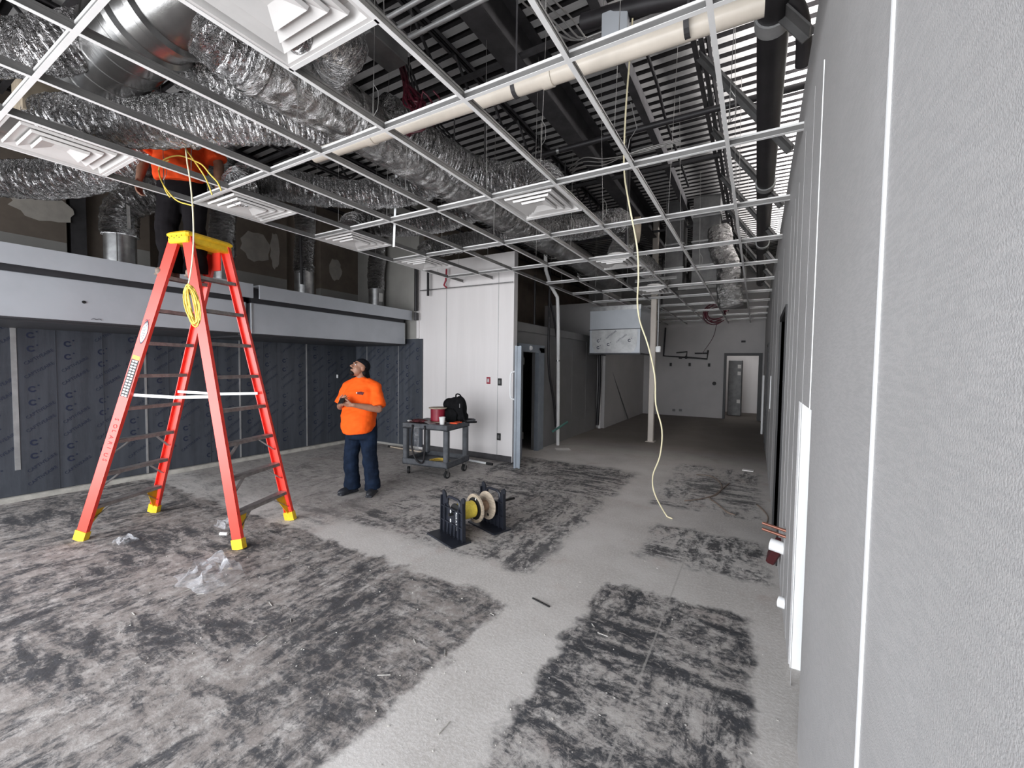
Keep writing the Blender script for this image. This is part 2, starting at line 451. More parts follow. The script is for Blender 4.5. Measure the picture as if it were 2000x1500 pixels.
    def build(s, name, m, parent=None, smooth=False, local=False, loc=None):
        me = bpy.data.meshes.new(name)
        if parent is not None: off = V((0, 0, 0)) if local else WLOC[parent.name]
        elif loc is not None: off = V(loc)
        else:
            xs = [v.x for v in s.v]; ys = [v.y for v in s.v]; zs = [v.z for v in s.v]
            off = V(((min(xs) + max(xs)) / 2, (min(ys) + max(ys)) / 2, min(zs)))
        me.from_pydata([tuple(v - off) for v in s.v], [], s.f)
        ms = m if isinstance(m, (list, tuple)) else [m]
        for k in ms: me.materials.append(M[k] if isinstance(k, str) else k)
        if len(ms) > 1: me.polygons.foreach_set('material_index', s.m)
        if smooth:
            me.polygons.foreach_set('use_smooth', [True] * len(me.polygons))
            if smooth != True:
                try: me.set_sharp_from_angle(angle=math.radians(smooth))
                except Exception: pass
        me.update()
        o = bpy.data.objects.new(name, me); COL.objects.link(o)
        if parent is not None:
            o.parent = parent; WLOC[o.name] = WLOC[parent.name]
        else:
            o.location = off; WLOC[o.name] = off
        return o

_TXT = {}
def text_mesh(body):
    if body not in _TXT:
        cu = bpy.data.curves.new('t', 'FONT'); cu.body = body; cu.size = 1.0; cu.resolution_u = 2
        ob = bpy.data.objects.new('t', cu); COL.objects.link(ob)
        dg = bpy.context.evaluated_depsgraph_get(); dg.update()
        me = bpy.data.meshes.new_from_object(ob.evaluated_get(dg), depsgraph=dg)
        _TXT[body] = ([v.co.copy() for v in me.vertices], [tuple(p.vertices) for p in me.polygons])
        bpy.data.objects.remove(ob); bpy.data.curves.remove(cu); bpy.data.meshes.remove(me)
    return _TXT[body]

def remesh(o, voxel, smooth=4, fac=0.5):
    """turn a mesh of overlapping closed shells into one continuous surface"""
    md = o.modifiers.new('r', 'REMESH'); md.mode = 'VOXEL'; md.voxel_size = voxel; md.use_smooth_shade = True
    if smooth: sm = o.modifiers.new('s', 'SMOOTH'); sm.iterations = smooth; sm.factor = fac
    dg = bpy.context.evaluated_depsgraph_get(); dg.update()
    me = bpy.data.meshes.new_from_object(o.evaluated_get(dg), depsgraph=dg)
    old = o.data; mats = [m_ for m_ in old.materials]
    o.modifiers.clear(); o.data = me; me.name = o.name
    me.materials.clear()
    for m_ in mats: me.materials.append(m_)
    me.polygons.foreach_set('use_smooth', [True] * len(me.polygons))
    bpy.data.meshes.remove(old); return o

def tag(o, label, cat, group=None, kind=None):
    o['label'] = label; o['category'] = cat
    if group: o['group'] = group
    if kind: o['kind'] = kind
    return o
def thing(name, label, cat, loc, rotz=0.0, group=None):
    o = bpy.data.objects.new(name, None); COL.objects.link(o); o.empty_display_size = 0.1
    o.location = loc; o.rotation_euler = (0, 0, rotz); WLOC[o.name] = V(loc)
    return tag(o, label, cat, group)
def struct(mb, name, m, **k):
    o = mb.build(name, m, **k); o['kind'] = 'structure'; return o
def dup(root, loc, label, rotz=None, group=None):
    r = root.copy(); COL.objects.link(r); r.location = loc; r['label'] = label
    if rotz is not None: r.rotation_euler = (0, 0, rotz)
    if group: r['group'] = group
    for ch in root.children:
        c = ch.copy(); COL.objects.link(c); c.parent = r
        for g in ch.children:
            d = g.copy(); COL.objects.link(d); d.parent = c
    return r
# ================================================================ SETTING
XL, XR, YB, YW, ZD = -7.25, 0.2, 15.1, 6.0, 4.8      # left wall, right wall, rear wall, white wall, roof deck
GZ = 3.046                                            # ceiling grid face
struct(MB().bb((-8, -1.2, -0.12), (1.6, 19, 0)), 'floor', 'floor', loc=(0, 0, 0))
struct(MB().bb((-25, -30, -0.16), (20, -1.2, -0.02)), 'pavement', 'curb')

# roof deck: ribs run left to right
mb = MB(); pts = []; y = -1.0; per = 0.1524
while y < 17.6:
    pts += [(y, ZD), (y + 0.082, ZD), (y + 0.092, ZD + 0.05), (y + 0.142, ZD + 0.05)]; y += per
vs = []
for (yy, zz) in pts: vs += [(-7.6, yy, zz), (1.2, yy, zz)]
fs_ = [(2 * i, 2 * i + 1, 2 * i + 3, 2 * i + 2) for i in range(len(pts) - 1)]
mb.add(vs, fs_); mb.m = [0 if i % 4 == 0 else 1 for i in range(len(fs_))]   # light rib faces; shade in the flutes painted as a dark material
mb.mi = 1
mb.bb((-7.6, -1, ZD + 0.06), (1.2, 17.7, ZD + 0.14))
struct(mb, 'ceiling', ['deck', 'flute_shade'], loc=(0, 0, ZD))

# shop-front head above the glazing, behind the camera
struct(MB().bb((-7.6, -0.95, 3.1), (1.2, -0.75, ZD)), 'wall_front', 'drywall_grey')

# left wall with unfinished boards above the hoods
struct(MB().bb((XL - 0.25, -0.95, 0), (XL - 0.1, 6.2, ZD)), 'wall_left', 'wall_brown')
struct(MB().bb((XL - 0.1, -0.95, 0), (XL, 6.0, 2.35)), 'wall_left_lower', 'drywall_grey')
def board(x0, x1, xs, ysplit, name, marks=()):
    XB = XL + 0.05
    Y0, Y1 = atx(x0, 450, XB).y, atx(x1, 480, XB).y
    zs = atx((x0 + x1) / 2, ysplit, XB).z
    mb = MB(); mb.mi = 0
    mb.bb((XL - 0.1, Y0, 2.3), (XB - 0.004, Y1, zs)); mb.mi = 1
    mb.bb((XL - 0.1, Y0, zs), (XB, Y1, 4.3)); mb.mi = 2
    for (px, py, r, k) in marks:
        c = atx(px, py, XB); n = 18
        poly = [((r * (1 + .12 * math.sin(3 * i + px))) * math.cos(2 * PI * i / n), k * r * (1 + .1 * math.cos(2 * i)) * math.sin(2 * PI * i / n)) for i in range(n)]
        mb.prism(poly, c, (0, 1, 0), (0, 0, 1), (1, 0, 0), 0.003)
    struct(mb, name, ['drywall_grey', 'wall_brown', 'mud'])
board(-120, 131, 0, 452, 'wall_left_board', [(85, 405, 0.26, 0.6)])
board(455, 560, 0, 536, 'wall_left_board', [(500, 482, 0.24, 1.0), (537, 490, 0.08, 3.8)])
board(626, 706, 0, 570, 'wall_left_board', [(655, 527, 0.14, 1.5)])
board(262, 293, 0, 488, 'wall_left_board')
struct(MB().bb((XL - 0.1, 1.78, 2.35), (XL + 0.02, 1.92, 4.4)), 'trim_1', 'dark_steel')

# printed protective film on the stainless wall panels, with pale joint strips
def film_panel(mb, o, ax, length, z0, z1, nrm, gap=0.30):
    o, ax, nrm = V(o), V(ax), V(nrm); up = V((0, 0, 1))
    def ring(c, r):
        vs = []; n = 11
        for i in range(n):
            a = 0.7 + (2 * PI - 1.1) * i / (n - 1)
            for q in (r, r * 0.55): vs.append(c + ax * math.cos(a) * q + up * math.sin(a) * q)
        mb.add(vs, [(2 * i, 2 * i + 1, 2 * i + 3, 2 * i + 2) for i in range(n - 1)])
        for k in range(5):
            a0, a1 = 2 * PI * k / 5, 2 * PI * (k + 1) / 5; cc = c + ax * r * 1.35 + up * r * 1.2
            mb.add([cc, cc + (ax * math.cos(a0) + up * math.sin(a0)) * r * .28, cc + (ax * math.cos(a1) + up * math.sin(a1)) * r * .28], [(0, 1, 2)])
    y = 0.12; col = 0
    while y < length - 0.1:
        z = z0 + 0.12 + 0.07 * (col % 3); row = col
        while z < z1 - 0.16:
            c = o + ax * y + up * (z - o.z) + nrm * 0.002
            if row % 4 < 2: ring(c, 0.036)
            elif y < length - 0.28:
                d = (ax * 0.80 + up * 0.60); e = (up * 0.80 - ax * 0.60)
                mb.text('CAPTIVEAIRE', c - d * 0.06, d, e, 0.05)
            z += 0.155; row += 1
        y += gap; col += 1
mb = MB()
mb.bb((XL, -0.6, 0.06), (XL + 0.03, 6.0, 2.12)); mb.mi = 1
film_panel(mb, (XL + 0.03, -0.5, 0), (0, 1, 0), 6.4, 0.06, 2.1, (1, 0, 0)); mb.mi = 2
for px in (30, 287, 470, 600):
    q = atx(px, 800, XL + 0.03).y
    mb.bb((XL + 0.02, q - 0.02, 0.35 if px < 50 else 0.06), (XL + 0.036, q + 0.012 * (2 if px < 50 else 0.3), 2.05))
for px in (112, 203, 330, 410, 425, 515, 540, 640):
    q = atx(px, 800, XL + 0.03).y; mb.mi = 0
    mb.bb((XL + 0.02, q - 0.004, 0.06), (XL + 0.033, q + 0.004, 2.1))
struct(mb, 'wall_left_cladding', ['film', 'ink_blue', 'galv_dull'])
mb = MB()
mb.bb((XL + 0.03, YW - 0.03, 0.05), (-5.41, YW, 2.09)); mb.mi = 1
film_panel(mb, (XL + 0.05, YW - 0.03, 0), (1, 0, 0), 1.8, 0.06, 2.1, (0, -1, 0), 0.26); mb.mi = 2
for X in (-6.9, -6.02): mb.bb((X, YW - 0.036, 0.06), (X + 0.012, YW - 0.02, 2.05))
struct(mb, 'wall_middle_cladding', ['film', 'ink_blue', 'galv_dull'])
struct(MB().bb((XL, -0.7, 0), (XL + 0.09, 5.97, 0.055)), 'baseboard_left', 'curb')

# white wall that ends beside the cooler
struct(MB().bb((-5.52, YW, 0), (-3.46, YW + 0.12, 3.47)).bb((-5.56, YW - 0.02, 2.1), (-5.50, YW + 0.1, 3.47)), 'wall_middle', 'white_wall')
struct(MB().bb((XL - 0.3, YW, 0), (-5.52, YW + 0.12, ZD)), 'wall_middle_left', 'drywall_grey')  # continues the white wall; its shade is painted in as grey
struct(MB().bb((-5.41, YW - 0.012, 0), (-3.47, YW, 0.10)), 'baseboard_middle', 'dark_steel')
struct(MB().bb((-4.865, YW - 0.003, 0.1), (-4.855, YW, 3.2)).bb((-3.76, YW - 0.003, 0.1), (-3.752, YW, 3.2)), 'trim_2', 'galv_dull')

# cooler front with a dark doorway, and the walls behind it
CX = -3.6
mb = MB(); CY1 = 10.6
mb.bb((CX - 0.1, 6.1, 0), (CX, 6.34, 2.34)); mb.bb((CX - 0.1, 7.14, 0), (CX, CY1, 2.34)); mb.bb((CX - 0.1, 6.34, 1.86), (CX, 7.14, 2.34))
mb.bb((CX - 1.5, CY1 - 0.1, 0), (CX - 0.1, CY1, 2.34)); mb.bb((CX - 1.5, 6.1, 2.26), (CX - 0.1, CY1, 2.34)); mb.bb((CX - 1.5, 6.14, 0), (CX - 1.4, CY1 - 0.1, 2.26))
mb.bb((CX, 6.1, 2.22), (CX + 0.03, CY1, 2.37))
for Y in (8.0, 8.9, 9.8): mb.bb((CX, Y, 0), (CX + 0.004, Y + 0.008, 2.2))
struct(mb, 'wall_cooler', 'wall_cooler')
mb = MB()
mb.bb((CX, 7.14, 0), (CX + 0.05, 7.36, 1.95)); mb.bb((CX, 6.34, 1.86), (CX + 0.05, 7.36, 2.0)); mb.bb((CX - 0.02, 7.10, 0), (CX + 0.06, 7.16, 1.9))
struct(mb, 'trim_3', 'door_steel')
struct(MB().bb((-5.62, 6.12, 0), (-5.5, 15.3, ZD)), 'wall_left_rear', 'wall_brown')
struct(MB().bb((-5.2, 10.75, 0), (-3.42, 10.9, 3.3)).bb((-3.57, 10.9, 0), (-3.42, YB, 3.6)), 'wall_left_back', 'wall_grey_rear')

# rear wall with a doorway and the room beyond
DX0, DX1, DZ = -0.857, 0.10, 2.05
mb = MB().bb((-5.6, YB, 0), (DX0, YB + 0.13, ZD)).bb((DX1, YB, 0), (1.2, YB + 0.13, ZD)).bb((DX0, YB, DZ), (DX1, YB + 0.13, ZD))
struct(mb, 'wall_back', 'wall_grey_rear')
mb = MB().bb((DX0 - .05, YB - .03, 0), (DX0 + .02, YB + .15, DZ + .05)).bb((DX1 - .05, YB - .03, 0), (DX1 + .05, YB + .15, DZ + .05)).bb((DX0 + .02, YB - .03, DZ - .03), (DX1 - .05, YB + .15, DZ + .05))
struct(mb, 'door_1', 'frame_black')
struct(MB().bb((-2.5, 17.6, 0), (1.2, 17.75, 3.2)).bb((-2.6, YB + .13, 0), (-2.5, 17.75, 3.2)).bb((1.1, YB + .13, 0), (1.2, 17.75, 3.2)).bb((-2.6, YB + .13, 3.2), (1.2, 17.75, 3.3)), 'wall_room_beyond', 'white_wall')
area_light('rear_room_lamp', (-0.6, 16.3, 3.1), (0, 0, -1), 1.0, 1.0, 14)

# right wall: pebbled panels, a low opening, doorways
WT = 0.22; ZT = 3.35
mb = MB(); A, B_ = XR, XR + WT
op0, op1, opz = 2.10, 2.69, 1.435
for (y0, y1, z0, z1) in ((-0.5, op0, 0, ZT), (op0, op1, opz, ZT), (op1, 4.05, 0, ZT), (4.05, 4.95, 2.07, ZT), (4.95, 9.7, 0, ZT), (9.7, 10.6, 2.07, ZT), (10.6, YB, 0, ZT)):
    mb.bb((A, y0, z0), (B_, y1, z1))
struct(mb, 'wall_right', 'frp')
mb = MB().bb((A - .004, 1.045, 0), (A, 1.058, ZT)).bb((A - .003, 2.155, opz), (A, 2.161, 2.86))
struct(mb, 'trim_4', 'strip_white')
mb = MB()
for y, wd in ((2.50, .018), (2.94, .02), (3.30, .01), (3.60, .012), (3.98, .05), (5.0, .04), (6.1, .012), (7.3, .012), (8.5, .012)):
    mb.bb((A - .0015, y, 0), (A, y + wd, 2.95 if y < 3 else 2.8))
struct(mb, 'trim_5', 'frp')
struct(MB().bb((A + 0.006, op1 - 0.03, 0.0), (A + 0.9, op1, opz)), 'trim_6', 'strip_white')
struct(MB().bb((B_, op0 - .6, -.02), (B_ + 0.7, op1 + 0.3, 0)).bb((A + .9, op0 - .6, 0), (A + 1.0, op1 + .3, 2.2)).bb((B_, op1, 0), (A + 1, op1 + .1, 2.2)).bb((B_, op0 - .7, 0), (A + 1, op0 - .6, 2.2)).bb((B_, op0 - .7, 2.2), (A + 1, op1 + .1, 2.3)), 'wall_alcove', 'strip_white')
for k, y0 in enumerate((4.05, 9.7)):
    y1 = y0 + 0.9
    mb = MB().bb((A - .015, y0 - .05, 0), (B_, y0, 2.12)).bb((A - .015, y1, 0), (B_, y1 + .05, 2.12)).bb((A - .015, y0, 2.07), (B_, y1, 2.12)).bb((B_ - .06, y0, 0), (B_ - .02, y1, 2.07))
    struct(mb, 'door_%d' % (k + 2), 'frame_black')
struct(MB().bb((1.15, -0.9, 0), (1.25, 17.7, ZD)), 'wall_right_outer', 'drywall_grey')

# open-web joists and the deeper girders that carry the deck
def joist(x, z0, depth=0.36, y0=-0.7, y1=15.0, wd=0.10, web=0.32):
    mb = MB()
    for zz in (z0, z0 + depth - 0.04):
        for s in (-1, 1): mb.bb((x + s * .012, y0, zz), (x + s * (wd / 2), y1, zz + .008)); mb.bb((x + s * .012, y0, zz), (x + s * .02, y1, zz + .045))
    y = y0; up = True
    while y + web < y1:
        a, b_ = (z0 + .02, z0 + depth - .03) if up else (z0 + depth - .03, z0 + .02)
        mb.bar((x, y, a), (x, y + web, b_), 0.022, 0.022); y += web; up = not up
    return struct(mb, 'roof_joist', 'dark_steel')
for x in (-0.53, -2.72, -4.1, -5.5, -6.8): joist(x, 4.40)
mb = MB()
mb.bb((-2.12, -0.7, 4.36), (-1.92, 15, 4.375)); mb.bb((-2.12, -0.7, 4.775), (-1.92, 15, 4.79)); mb.bb((-2.026, -0.7, 4.375), (-2.014, 15, 4.775))
struct(mb, 'roof_girder', 'dark_steel')
mb = MB()
mb.bb((-1.28, -0.7, 4.55), (-1.2, 15, 4.56)); mb.bb((-1.25, -0.7, 4.56), (-1.235, 15, 4.79))
struct(mb, 'roof_girder', 'dark_steel')
for y in (2.79, 4.16, 5.53, 6.90, 8.27, 9.64, 11.0):
    mb = MB(); a, b_ = V((-0.53, y + .03, 4.42)), V((XR - .01, y, 3.40))
    mb.bar(a, b_, 0.09, 0.01, (0.8, 0, 0.8)); mb.bar(a + V((0, .045, 0)), b_ + V((0, .045, 0)), 0.01, 0.08, (0.8, 0, 0.8))
    struct(mb, 'joist_brace', 'grey_steel')
for y in (1.2, 3.4, 6.2, 9.0):
    struct(MB().bar((-6.9, y, 4.385), (-0.5, y, 4.385), .04, .04), 'joist_bridging', 'dark_steel')

# steel column
mb = MB().bev((-1.945, 9.41, 2.4), (0.115, 0.115, 4.8), 0.01).bb((-2.04, 9.31, 0), (-1.85, 9.51, .012))
struct(mb, 'column', 'column_paint')
# ================================================================ SUSPENDED GRID
def tee(mb, p0, p1, bulb=1):
    """inverted tee: white capped face, grey stem with bulb"""
    p0, p1 = V(p0), V(p1); up = V((0, 0, 1))
    mb.mi = 0; mb.bar(p0 + up * .0008, p1 + up * .0008, 0.024, 0.0016)
    mb.mi = 1; mb.bar(p0 + up * .021, p1 + up * .021, 0.0016, 0.040); mb.mi = bulb; mb.bar(p0 + up * .042, p1 + up * .042, 0.008, 0.012)
grid = thing('ceiling_grid', 'white suspended ceiling grid of crossing metal tees without its tiles', 'ceiling grid', (-2, 6, GZ))
GXS = [-0.208 - 0.61 * k for k in range(8)]
GYS = [0.686 + 1.219 * j for j in range(13)]
for k, x in enumerate(GXS):
    mb = MB(); tee(mb, (x, -0.45, GZ), (x, 5.98 if x < -3.4 else YB, GZ)); mb.build('main_tee', ['white_tee', 'galv_tee_shaded'], grid)
for j, y in enumerate(GYS):
    mb = MB(); tee(mb, (-4.478 if y < 5.9 else -3.258, y, GZ + .0004), (XR, y, GZ + .0004), 0); mb.build('cross_tee', ['white_tee', 'galv_tee_shaded'], grid)  # bulbs white on cross tees: light on them put into the colour
DIFF = [(-2.038, 0.686), (-4.478, 0.686), (-4.478, 1.905), (-4.478, 3.124), (-4.478, 4.343), (-2.038, 3.124), (-2.038, 5.562), (-2.038, 8.0)]
for (x, y) in DIFF:
    mb = MB(); tee(mb, (x, y + 0.61, GZ), (x + 0.61, y + 0.61, GZ)); mb.build('short_tee', ['white_tee', 'galv_tee_shaded'], grid)
for a, b_ in (((-1.9, 7.55), (-1.2, 7.5)), ((-2.75, 7.4), (-2.6, 6.6)), ((-1.35, 8.6), (-0.55, 8.62))):
    mb = MB(); tee(mb, (a[0], a[1], GZ + .05), (b_[0], b_[1], GZ + .05)); mb.build('loose_tee', ['white_tee', 'galv_tee_shaded'], grid)
for (x, y) in [(gx + RND.uniform(-.02, .02), gy + RND.uniform(-.3, .3)) for gx in GXS for gy in (1.5, 2.9, 4.1, 5.2, 7.6, 9.4) if not (gx < -3.3 and gy > 5.9)]:
    mb = MB(); lean = V((RND.uniform(-.06, .06), RND.uniform(-.06, .06), 0))
    top = V((x, y, 4.7)) + lean; bot = V((x, y, GZ + .03))
    mb.tube([bot, top], 0.0022, 5, 5); mb.build('hanger_wire', 'wire', grid)
    if RND.random() < .35:
        mb = MB(); c = bot + V((0, 0, .18 + .2 * RND.random()))
        mb.tube([c, c + V((.03, .01, -.05)), c + V((.035, .0, -.16)), c + V((.01, -.01, -.2)), c + V((0, 0, -.02))], 0.0022, 5, .03); mb.build('hanger_hook', 'wire', grid)

# ================================================================ SUPPLY DIFFUSERS (nested square cones, open round neck)
def frustum(mb, s0, z0, s1, z1, th=0.002):
    a, b_ = s0 / 2, s1 / 2
    vs = [V((sx * q, sy * q, z)) for q, z in ((a, z0), (b_, z1)) for sx, sy in ((-1, -1), (1, -1), (1, 1), (-1, 1))]
    vs += [v + V((0, 0, th)) for v in vs]
    fs = []
    for i in range(4):
        j = (i + 1) % 4
        fs += [(i, i + 4, j + 4, j), (i + 8, j + 8, j + 12, i + 12), (i, j, j + 8, i + 8), (i + 4, i + 12, j + 12, j + 4)]
    mb.add(vs, fs)
def make_diffuser(label, x, y):
    t = thing('ceiling_diffuser', label, 'air diffuser', (x + .305, y + .305, GZ + .003), 0, 'square supply diffusers lying in the ceiling grid')
    mb = MB(); frustum(mb, .60, 0, .55, 0.0); frustum(mb, .55, 0, .48, .07); mb.build('frame', 'diffuser_white', t, local=True)
    # back pan with a round neck hole
    mb = MB(); n = 32; r = .125; zz = .08; ring = []; sq = []
    for i in range(n):
        a = 2 * PI * i / n + PI / 4; c_, s_ = math.cos(a), math.sin(a); q = .13 + .05
        k = q / max(abs(c_), abs(s_)); sq.append(V((c_ * k, s_ * k, zz))); ring.append(V((c_ * r, s_ * r, zz + .02)))
    out = [V((v.x * .24 / .18, v.y * .24 / .18, .07)) for v in sq]
    mb.add(out + sq + ring, [(i, (i + 1) % n, (i + 1) % n + n, i + n) for i in range(n)] + [(i + n, (i + 1) % n + n, (i + 1) % n + 2 * n, i + 2 * n) for i in range(n)])
    mb.lathe((0, 0, zz + .02), (0, 0, 1), [(r, 0), (r, .025), (r + .002, .025), (r + .002, 0)], 32, True)
    mb.build('back_pan', 'diffuser_white', t, local=True)
    for (s0, s1, z0, z1) in ((.445, .29, -.004, .026), (.335, .18, -.012, .018)):
        mb = MB(); frustum(mb, s0 + .01, z0 + .016, s0, z0); frustum(mb, s0, z0, s1, z1); mb.build('louvre', 'diffuser_white', t, local=True)
    mb = MB(); frustum(mb, .235, -.003, .225, -.02); frustum(mb, .225, -.02, .07, .006); mb.box((0, 0, .007), (.072, .072, .003)); mb.bar((-.2, 0, .03), (.2, 0, .03), .008, .003); mb.bar((0, -.2, .03), (0, .2, .03), .008, .003)
    mb.build('centre_cone', 'diffuser_white', t, local=True)
    return t
d0 = make_diffuser('large near white square diffuser at the top edge, left of centre', *DIFF[0])
dl = ['white square diffuser at far left, beside the thick foil hose',
      'white square diffuser directly right of the ladder top',
      'white square diffuser over the second foil riser right of the ladder',
      'white square diffuser closest to the top of the white wall',
      'white square diffuser in the middle of the ceiling, under the hose elbow',
      'white square diffuser over the open cooler door and hanging box hood',
      'farthest small white diffuser, just left of the steel column']
for (x, y), lb in zip(DIFF[1:], dl): dup(d0, (x + .305, y + .305, GZ + .003), lb)
tag(MB().bb((-0.8, 10.46, GZ + .003), (-0.23, 11.63, GZ + .015)).build('ceiling_tile', 'drywall_grey'), 'single flat grey lay-in tile resting in the grid near the rear wall', 'ceiling tile')

# ================================================================ DUCTS
def flex(pts, r, name, label, cat='flexible duct', m='foil', group=None, parent=None, ridge=0.035, crumple=1.0):
    """foil-wrapped hose: wire ridges plus crumpled, sagging insulation"""
    seed = RND.uniform(0, 99); step = 0.0125
    path = catmull(pts, step); s = V((seed, seed * .7, seed * 1.3))
    def rf(i, a, p):
        dirv = V((math.cos(a), math.sin(a), 0))
        rr = r * (1 + 0.022 * math.cos(2 * PI * i * step / ridge + 1.5 * noise.noise(p * 5 + s)))
        L = i * step
        rr += crumple * (0.10 * r * noise.noise(p * 2.2 + s) + 0.010 * noise.noise(p * 9 + dirv * 1.2 + s) + 0.013 * noise.noise(V((L * 26, dirv.x * 1.6, dirv.y * 1.6)) + s) + 0.008 * noise.noise(V((L * 48, dirv.x * 4, dirv.y * 4)) + s))
        if i < 3 or i > len(path) - 4: rr *= 0.97
        return rr
    mb = MB().tube(path, r, 40, raw=True, rfun=rf)
    o = mb.build(name, m, parent, smooth=True)
    at_ = o.data.attributes.new('duct', 'FLOAT_VECTOR', 'POINT'); buf = []
    for i in range(len(path)):
        for k in range(40):
            a = 2 * PI * k / 40; buf += [i * step + seed, r * math.cos(a), r * math.sin(a)]
    at_.data.foreach_set('vector', buf)
    if parent is None: tag(o, label, cat, group)
    return o
T0 = V((-2.85, 1.50, 3.55))
# the straight wrapped trunk, with bands of tape
tr = thing('trunk_duct', 'long straight foil-wrapped trunk duct running front to back over the grid', 'duct', (-2.85, 3, 3.33))
def rtr(i, a, p): return (0.215 if p.y < 6 else 0.19) + 0.012 * noise.noise(V((p.x * 2 + math.cos(a) * 1.2, p.y * 2.2, math.sin(a) * 1.2))) + .006 * noise.noise(V((math.cos(a) * 3, p.y * 8, math.sin(a) * 3)))
MB().tube([T0, (-2.85, 9.6, 3.55)], 0.2, 40, 0.04, rfun=rtr).build('insulation_wrap', 'foil_smooth', tr, smooth=True)
for y in (1.52, 2.25, 3.45, 4.7, 6.2, 7.6):
    MB().lathe((-2.85, y, 3.55), (0, 1, 0), [(.222, 0), (.226, .01), (.226, .05), (.222, .06)], 40, True).build('tape_band', 'foil_smooth', tr, smooth=True)
for y in (1.7, 3.9, 6.1):
    MB().bar((-3.06, y, 3.5), (-3.06, y, 4.75), .022, .002).bar((-2.64, y, 3.5), (-2.64, y, 4.75), .022, .002).build('hanger_strap', 'galvanised', tr)

# big spiral duct at the upper left with its reducer and tapped boots
sp = thing('spiral_duct', 'large bare round metal duct with elbow at the upper left corner', 'duct', (-3.7, 1.1, 3.5))
a0, a1 = atz(188, 150, 3.60), atz(288, 38, 3.66); a2 = atz(345, 5, 3.68)
def seam_tube(p0, p1, r0, r1, n=1):
    mb = MB(); mb.cyl(p0, p1, r0, r1, 40)
    d = (V(p1) - V(p0)); L = d.length; k = 0.12
    while k < L:
        c = V(p0) + d.normalized() * k; rr = r0 + (r1 - r0) * k / L
        mb.lathe(c, d, [(rr, 0), (rr + .005, .004), (rr + .005, .012), (rr, .016)], 40, True); k += .16
    return mb
dv = (a1 - a0).normalized()
seam_tube(a0, a1, .235, .235).build('body', 'spiral_duct', sp, smooth=40)
mb = MB().cyl(a0 - dv * .1, a0, .16, .235, 40).cyl(a0 - dv * .2, a0 - dv * .1, .16, .16, 32); mb.build('end_reducer', 'spiral_duct', sp, smooth=40)
dv2 = (a2 - a1).normalized()
mb = MB(); mb.lathe(a1, dv2, [(.24, -.02), (.27, 0), (.27, .04), (.245, .06), (.245, .16), (.262, .18), (.262, .22), (.235, .24), (.235, .36), (.15, .48), (.15, .6)], 40); mb.build('elbow', 'spiral_duct', sp, smooth=40)
mb = MB().cyl(a0 + dv * .1, a0 + dv * .1 + V((-.35, -.1, .03)), .12, .12, 28); mb.build('side_boot', 'grey_steel', sp, smooth=40)
mb = MB().bb(atz(82, 205, 3.45) - V((.13, .12, .12)), atz(82, 205, 3.45) + V((.13, .12, .12))); mb.build('box_boot', 'duct_wrap_tan', sp)

FG = 'foil flexible hoses above the grid'
flex([atz(95, 232, 3.36), atz(180, 238, 3.33), atz(300, 238, 3.32), atz(430, 236, 3.34), atz(560, 240, 3.42), atz(670, 256, 3.5)], .165, 'flexible_duct', 'thick sagging foil hose crossing over the worker at the ladder top', group=FG)
flex([atz(345, 122, 3.62), atz(420, 140, 3.6), atz(500, 170, 3.6), atz(580, 200, 3.6), atz(660, 238, 3.58)], .155, 'flexible_duct', 'foil hose from the large round duct to the trunk duct', group=FG)
flex([atz(-60, 95, 3.5), atz(10, 92, 3.5), atz(70, 95, 3.5), atz(150, 80, 3.6), atz(215, 70, 3.68)], .155, 'flexible_duct', 'foil hose leaving the photo at its upper left edge', group=FG)
flex([atz(-90, 338, 3.22), atz(0, 348, 3.23), atz(100, 350, 3.24), atz(180, 338, 3.28), atz(235, 318, 3.4), atz(290, 285, 3.6)], .165, 'flexible_duct', 'foil hose low at the left edge above the wall boards', group=FG)
flex([atz(470, 372, 3.14), atz(472, 358, 3.26), atz(500, 352, 3.33), atz(580, 366, 3.33), atz(660, 378, 3.33), atz(740, 380, 3.36), atz(805, 372, 3.42), atz(850, 350, 3.5)], .142, 'flexible_duct', 'foil hose from the diffuser by the ladder to the trunk', group=FG)
flex([atz(686, 448, 3.14), atz(690, 436, 3.24), atz(720, 438, 3.28), atz(790, 440, 3.3), atz(860, 432, 3.36), atz(940, 408, 3.5)], .13, 'flexible_duct', 'foil hose from the third left diffuser to the trunk', group=FG)
flex([atz(832, 500, 3.14), atz(838, 488, 3.24), atz(880, 478, 3.3), atz(950, 466, 3.36), atz(1020, 452, 3.5)], .13, 'flexible_duct', 'foil hose over the top of the white wall', group=FG)
flex([atz(745, 222, 3.68), atz(800, 262, 3.66), atz(860, 304, 3.62), atz(930, 340, 3.56), atz(1000, 352, 3.50), atz(1050, 352, 3.46), atz(1068, 362, 3.36), atz(1066, 390, 3.18)], .17, 'flexible_duct', 'foil hose bending down onto the middle diffuser', group=FG)
flex([atz(640, 185, 3.72), atz(655, 120, 3.6), atz(668, 85, 3.45), atz(640, 60, 3.25), atz(560, 30, 3.16)], .13, 'flexible_duct', 'foil hose rising from the large near diffuser to the trunk', group=FG)
flex([(-2.95, 1.15, 4.45), (-2.95, 1.16, 4.1), (-2.93, 1.22, 3.8), (-2.88, 1.38, 3.6), (-2.85, 1.62, 3.55)], .20, 'flexible_duct', 'short foil elbow behind the large near diffuser', group=FG)
flex([atz(1040, 450, 3.5), atz(1085, 446, 3.52), atz(1150, 442, 3.56), atz(1195, 432, 3.64), atz(1215, 440, 3.62), atz(1220, 468, 3.45), atz(1208, 500, 3.2)], .165, 'flexible_duct', 'foil hose with a tight elbow right of the middle diffuser', group=FG)
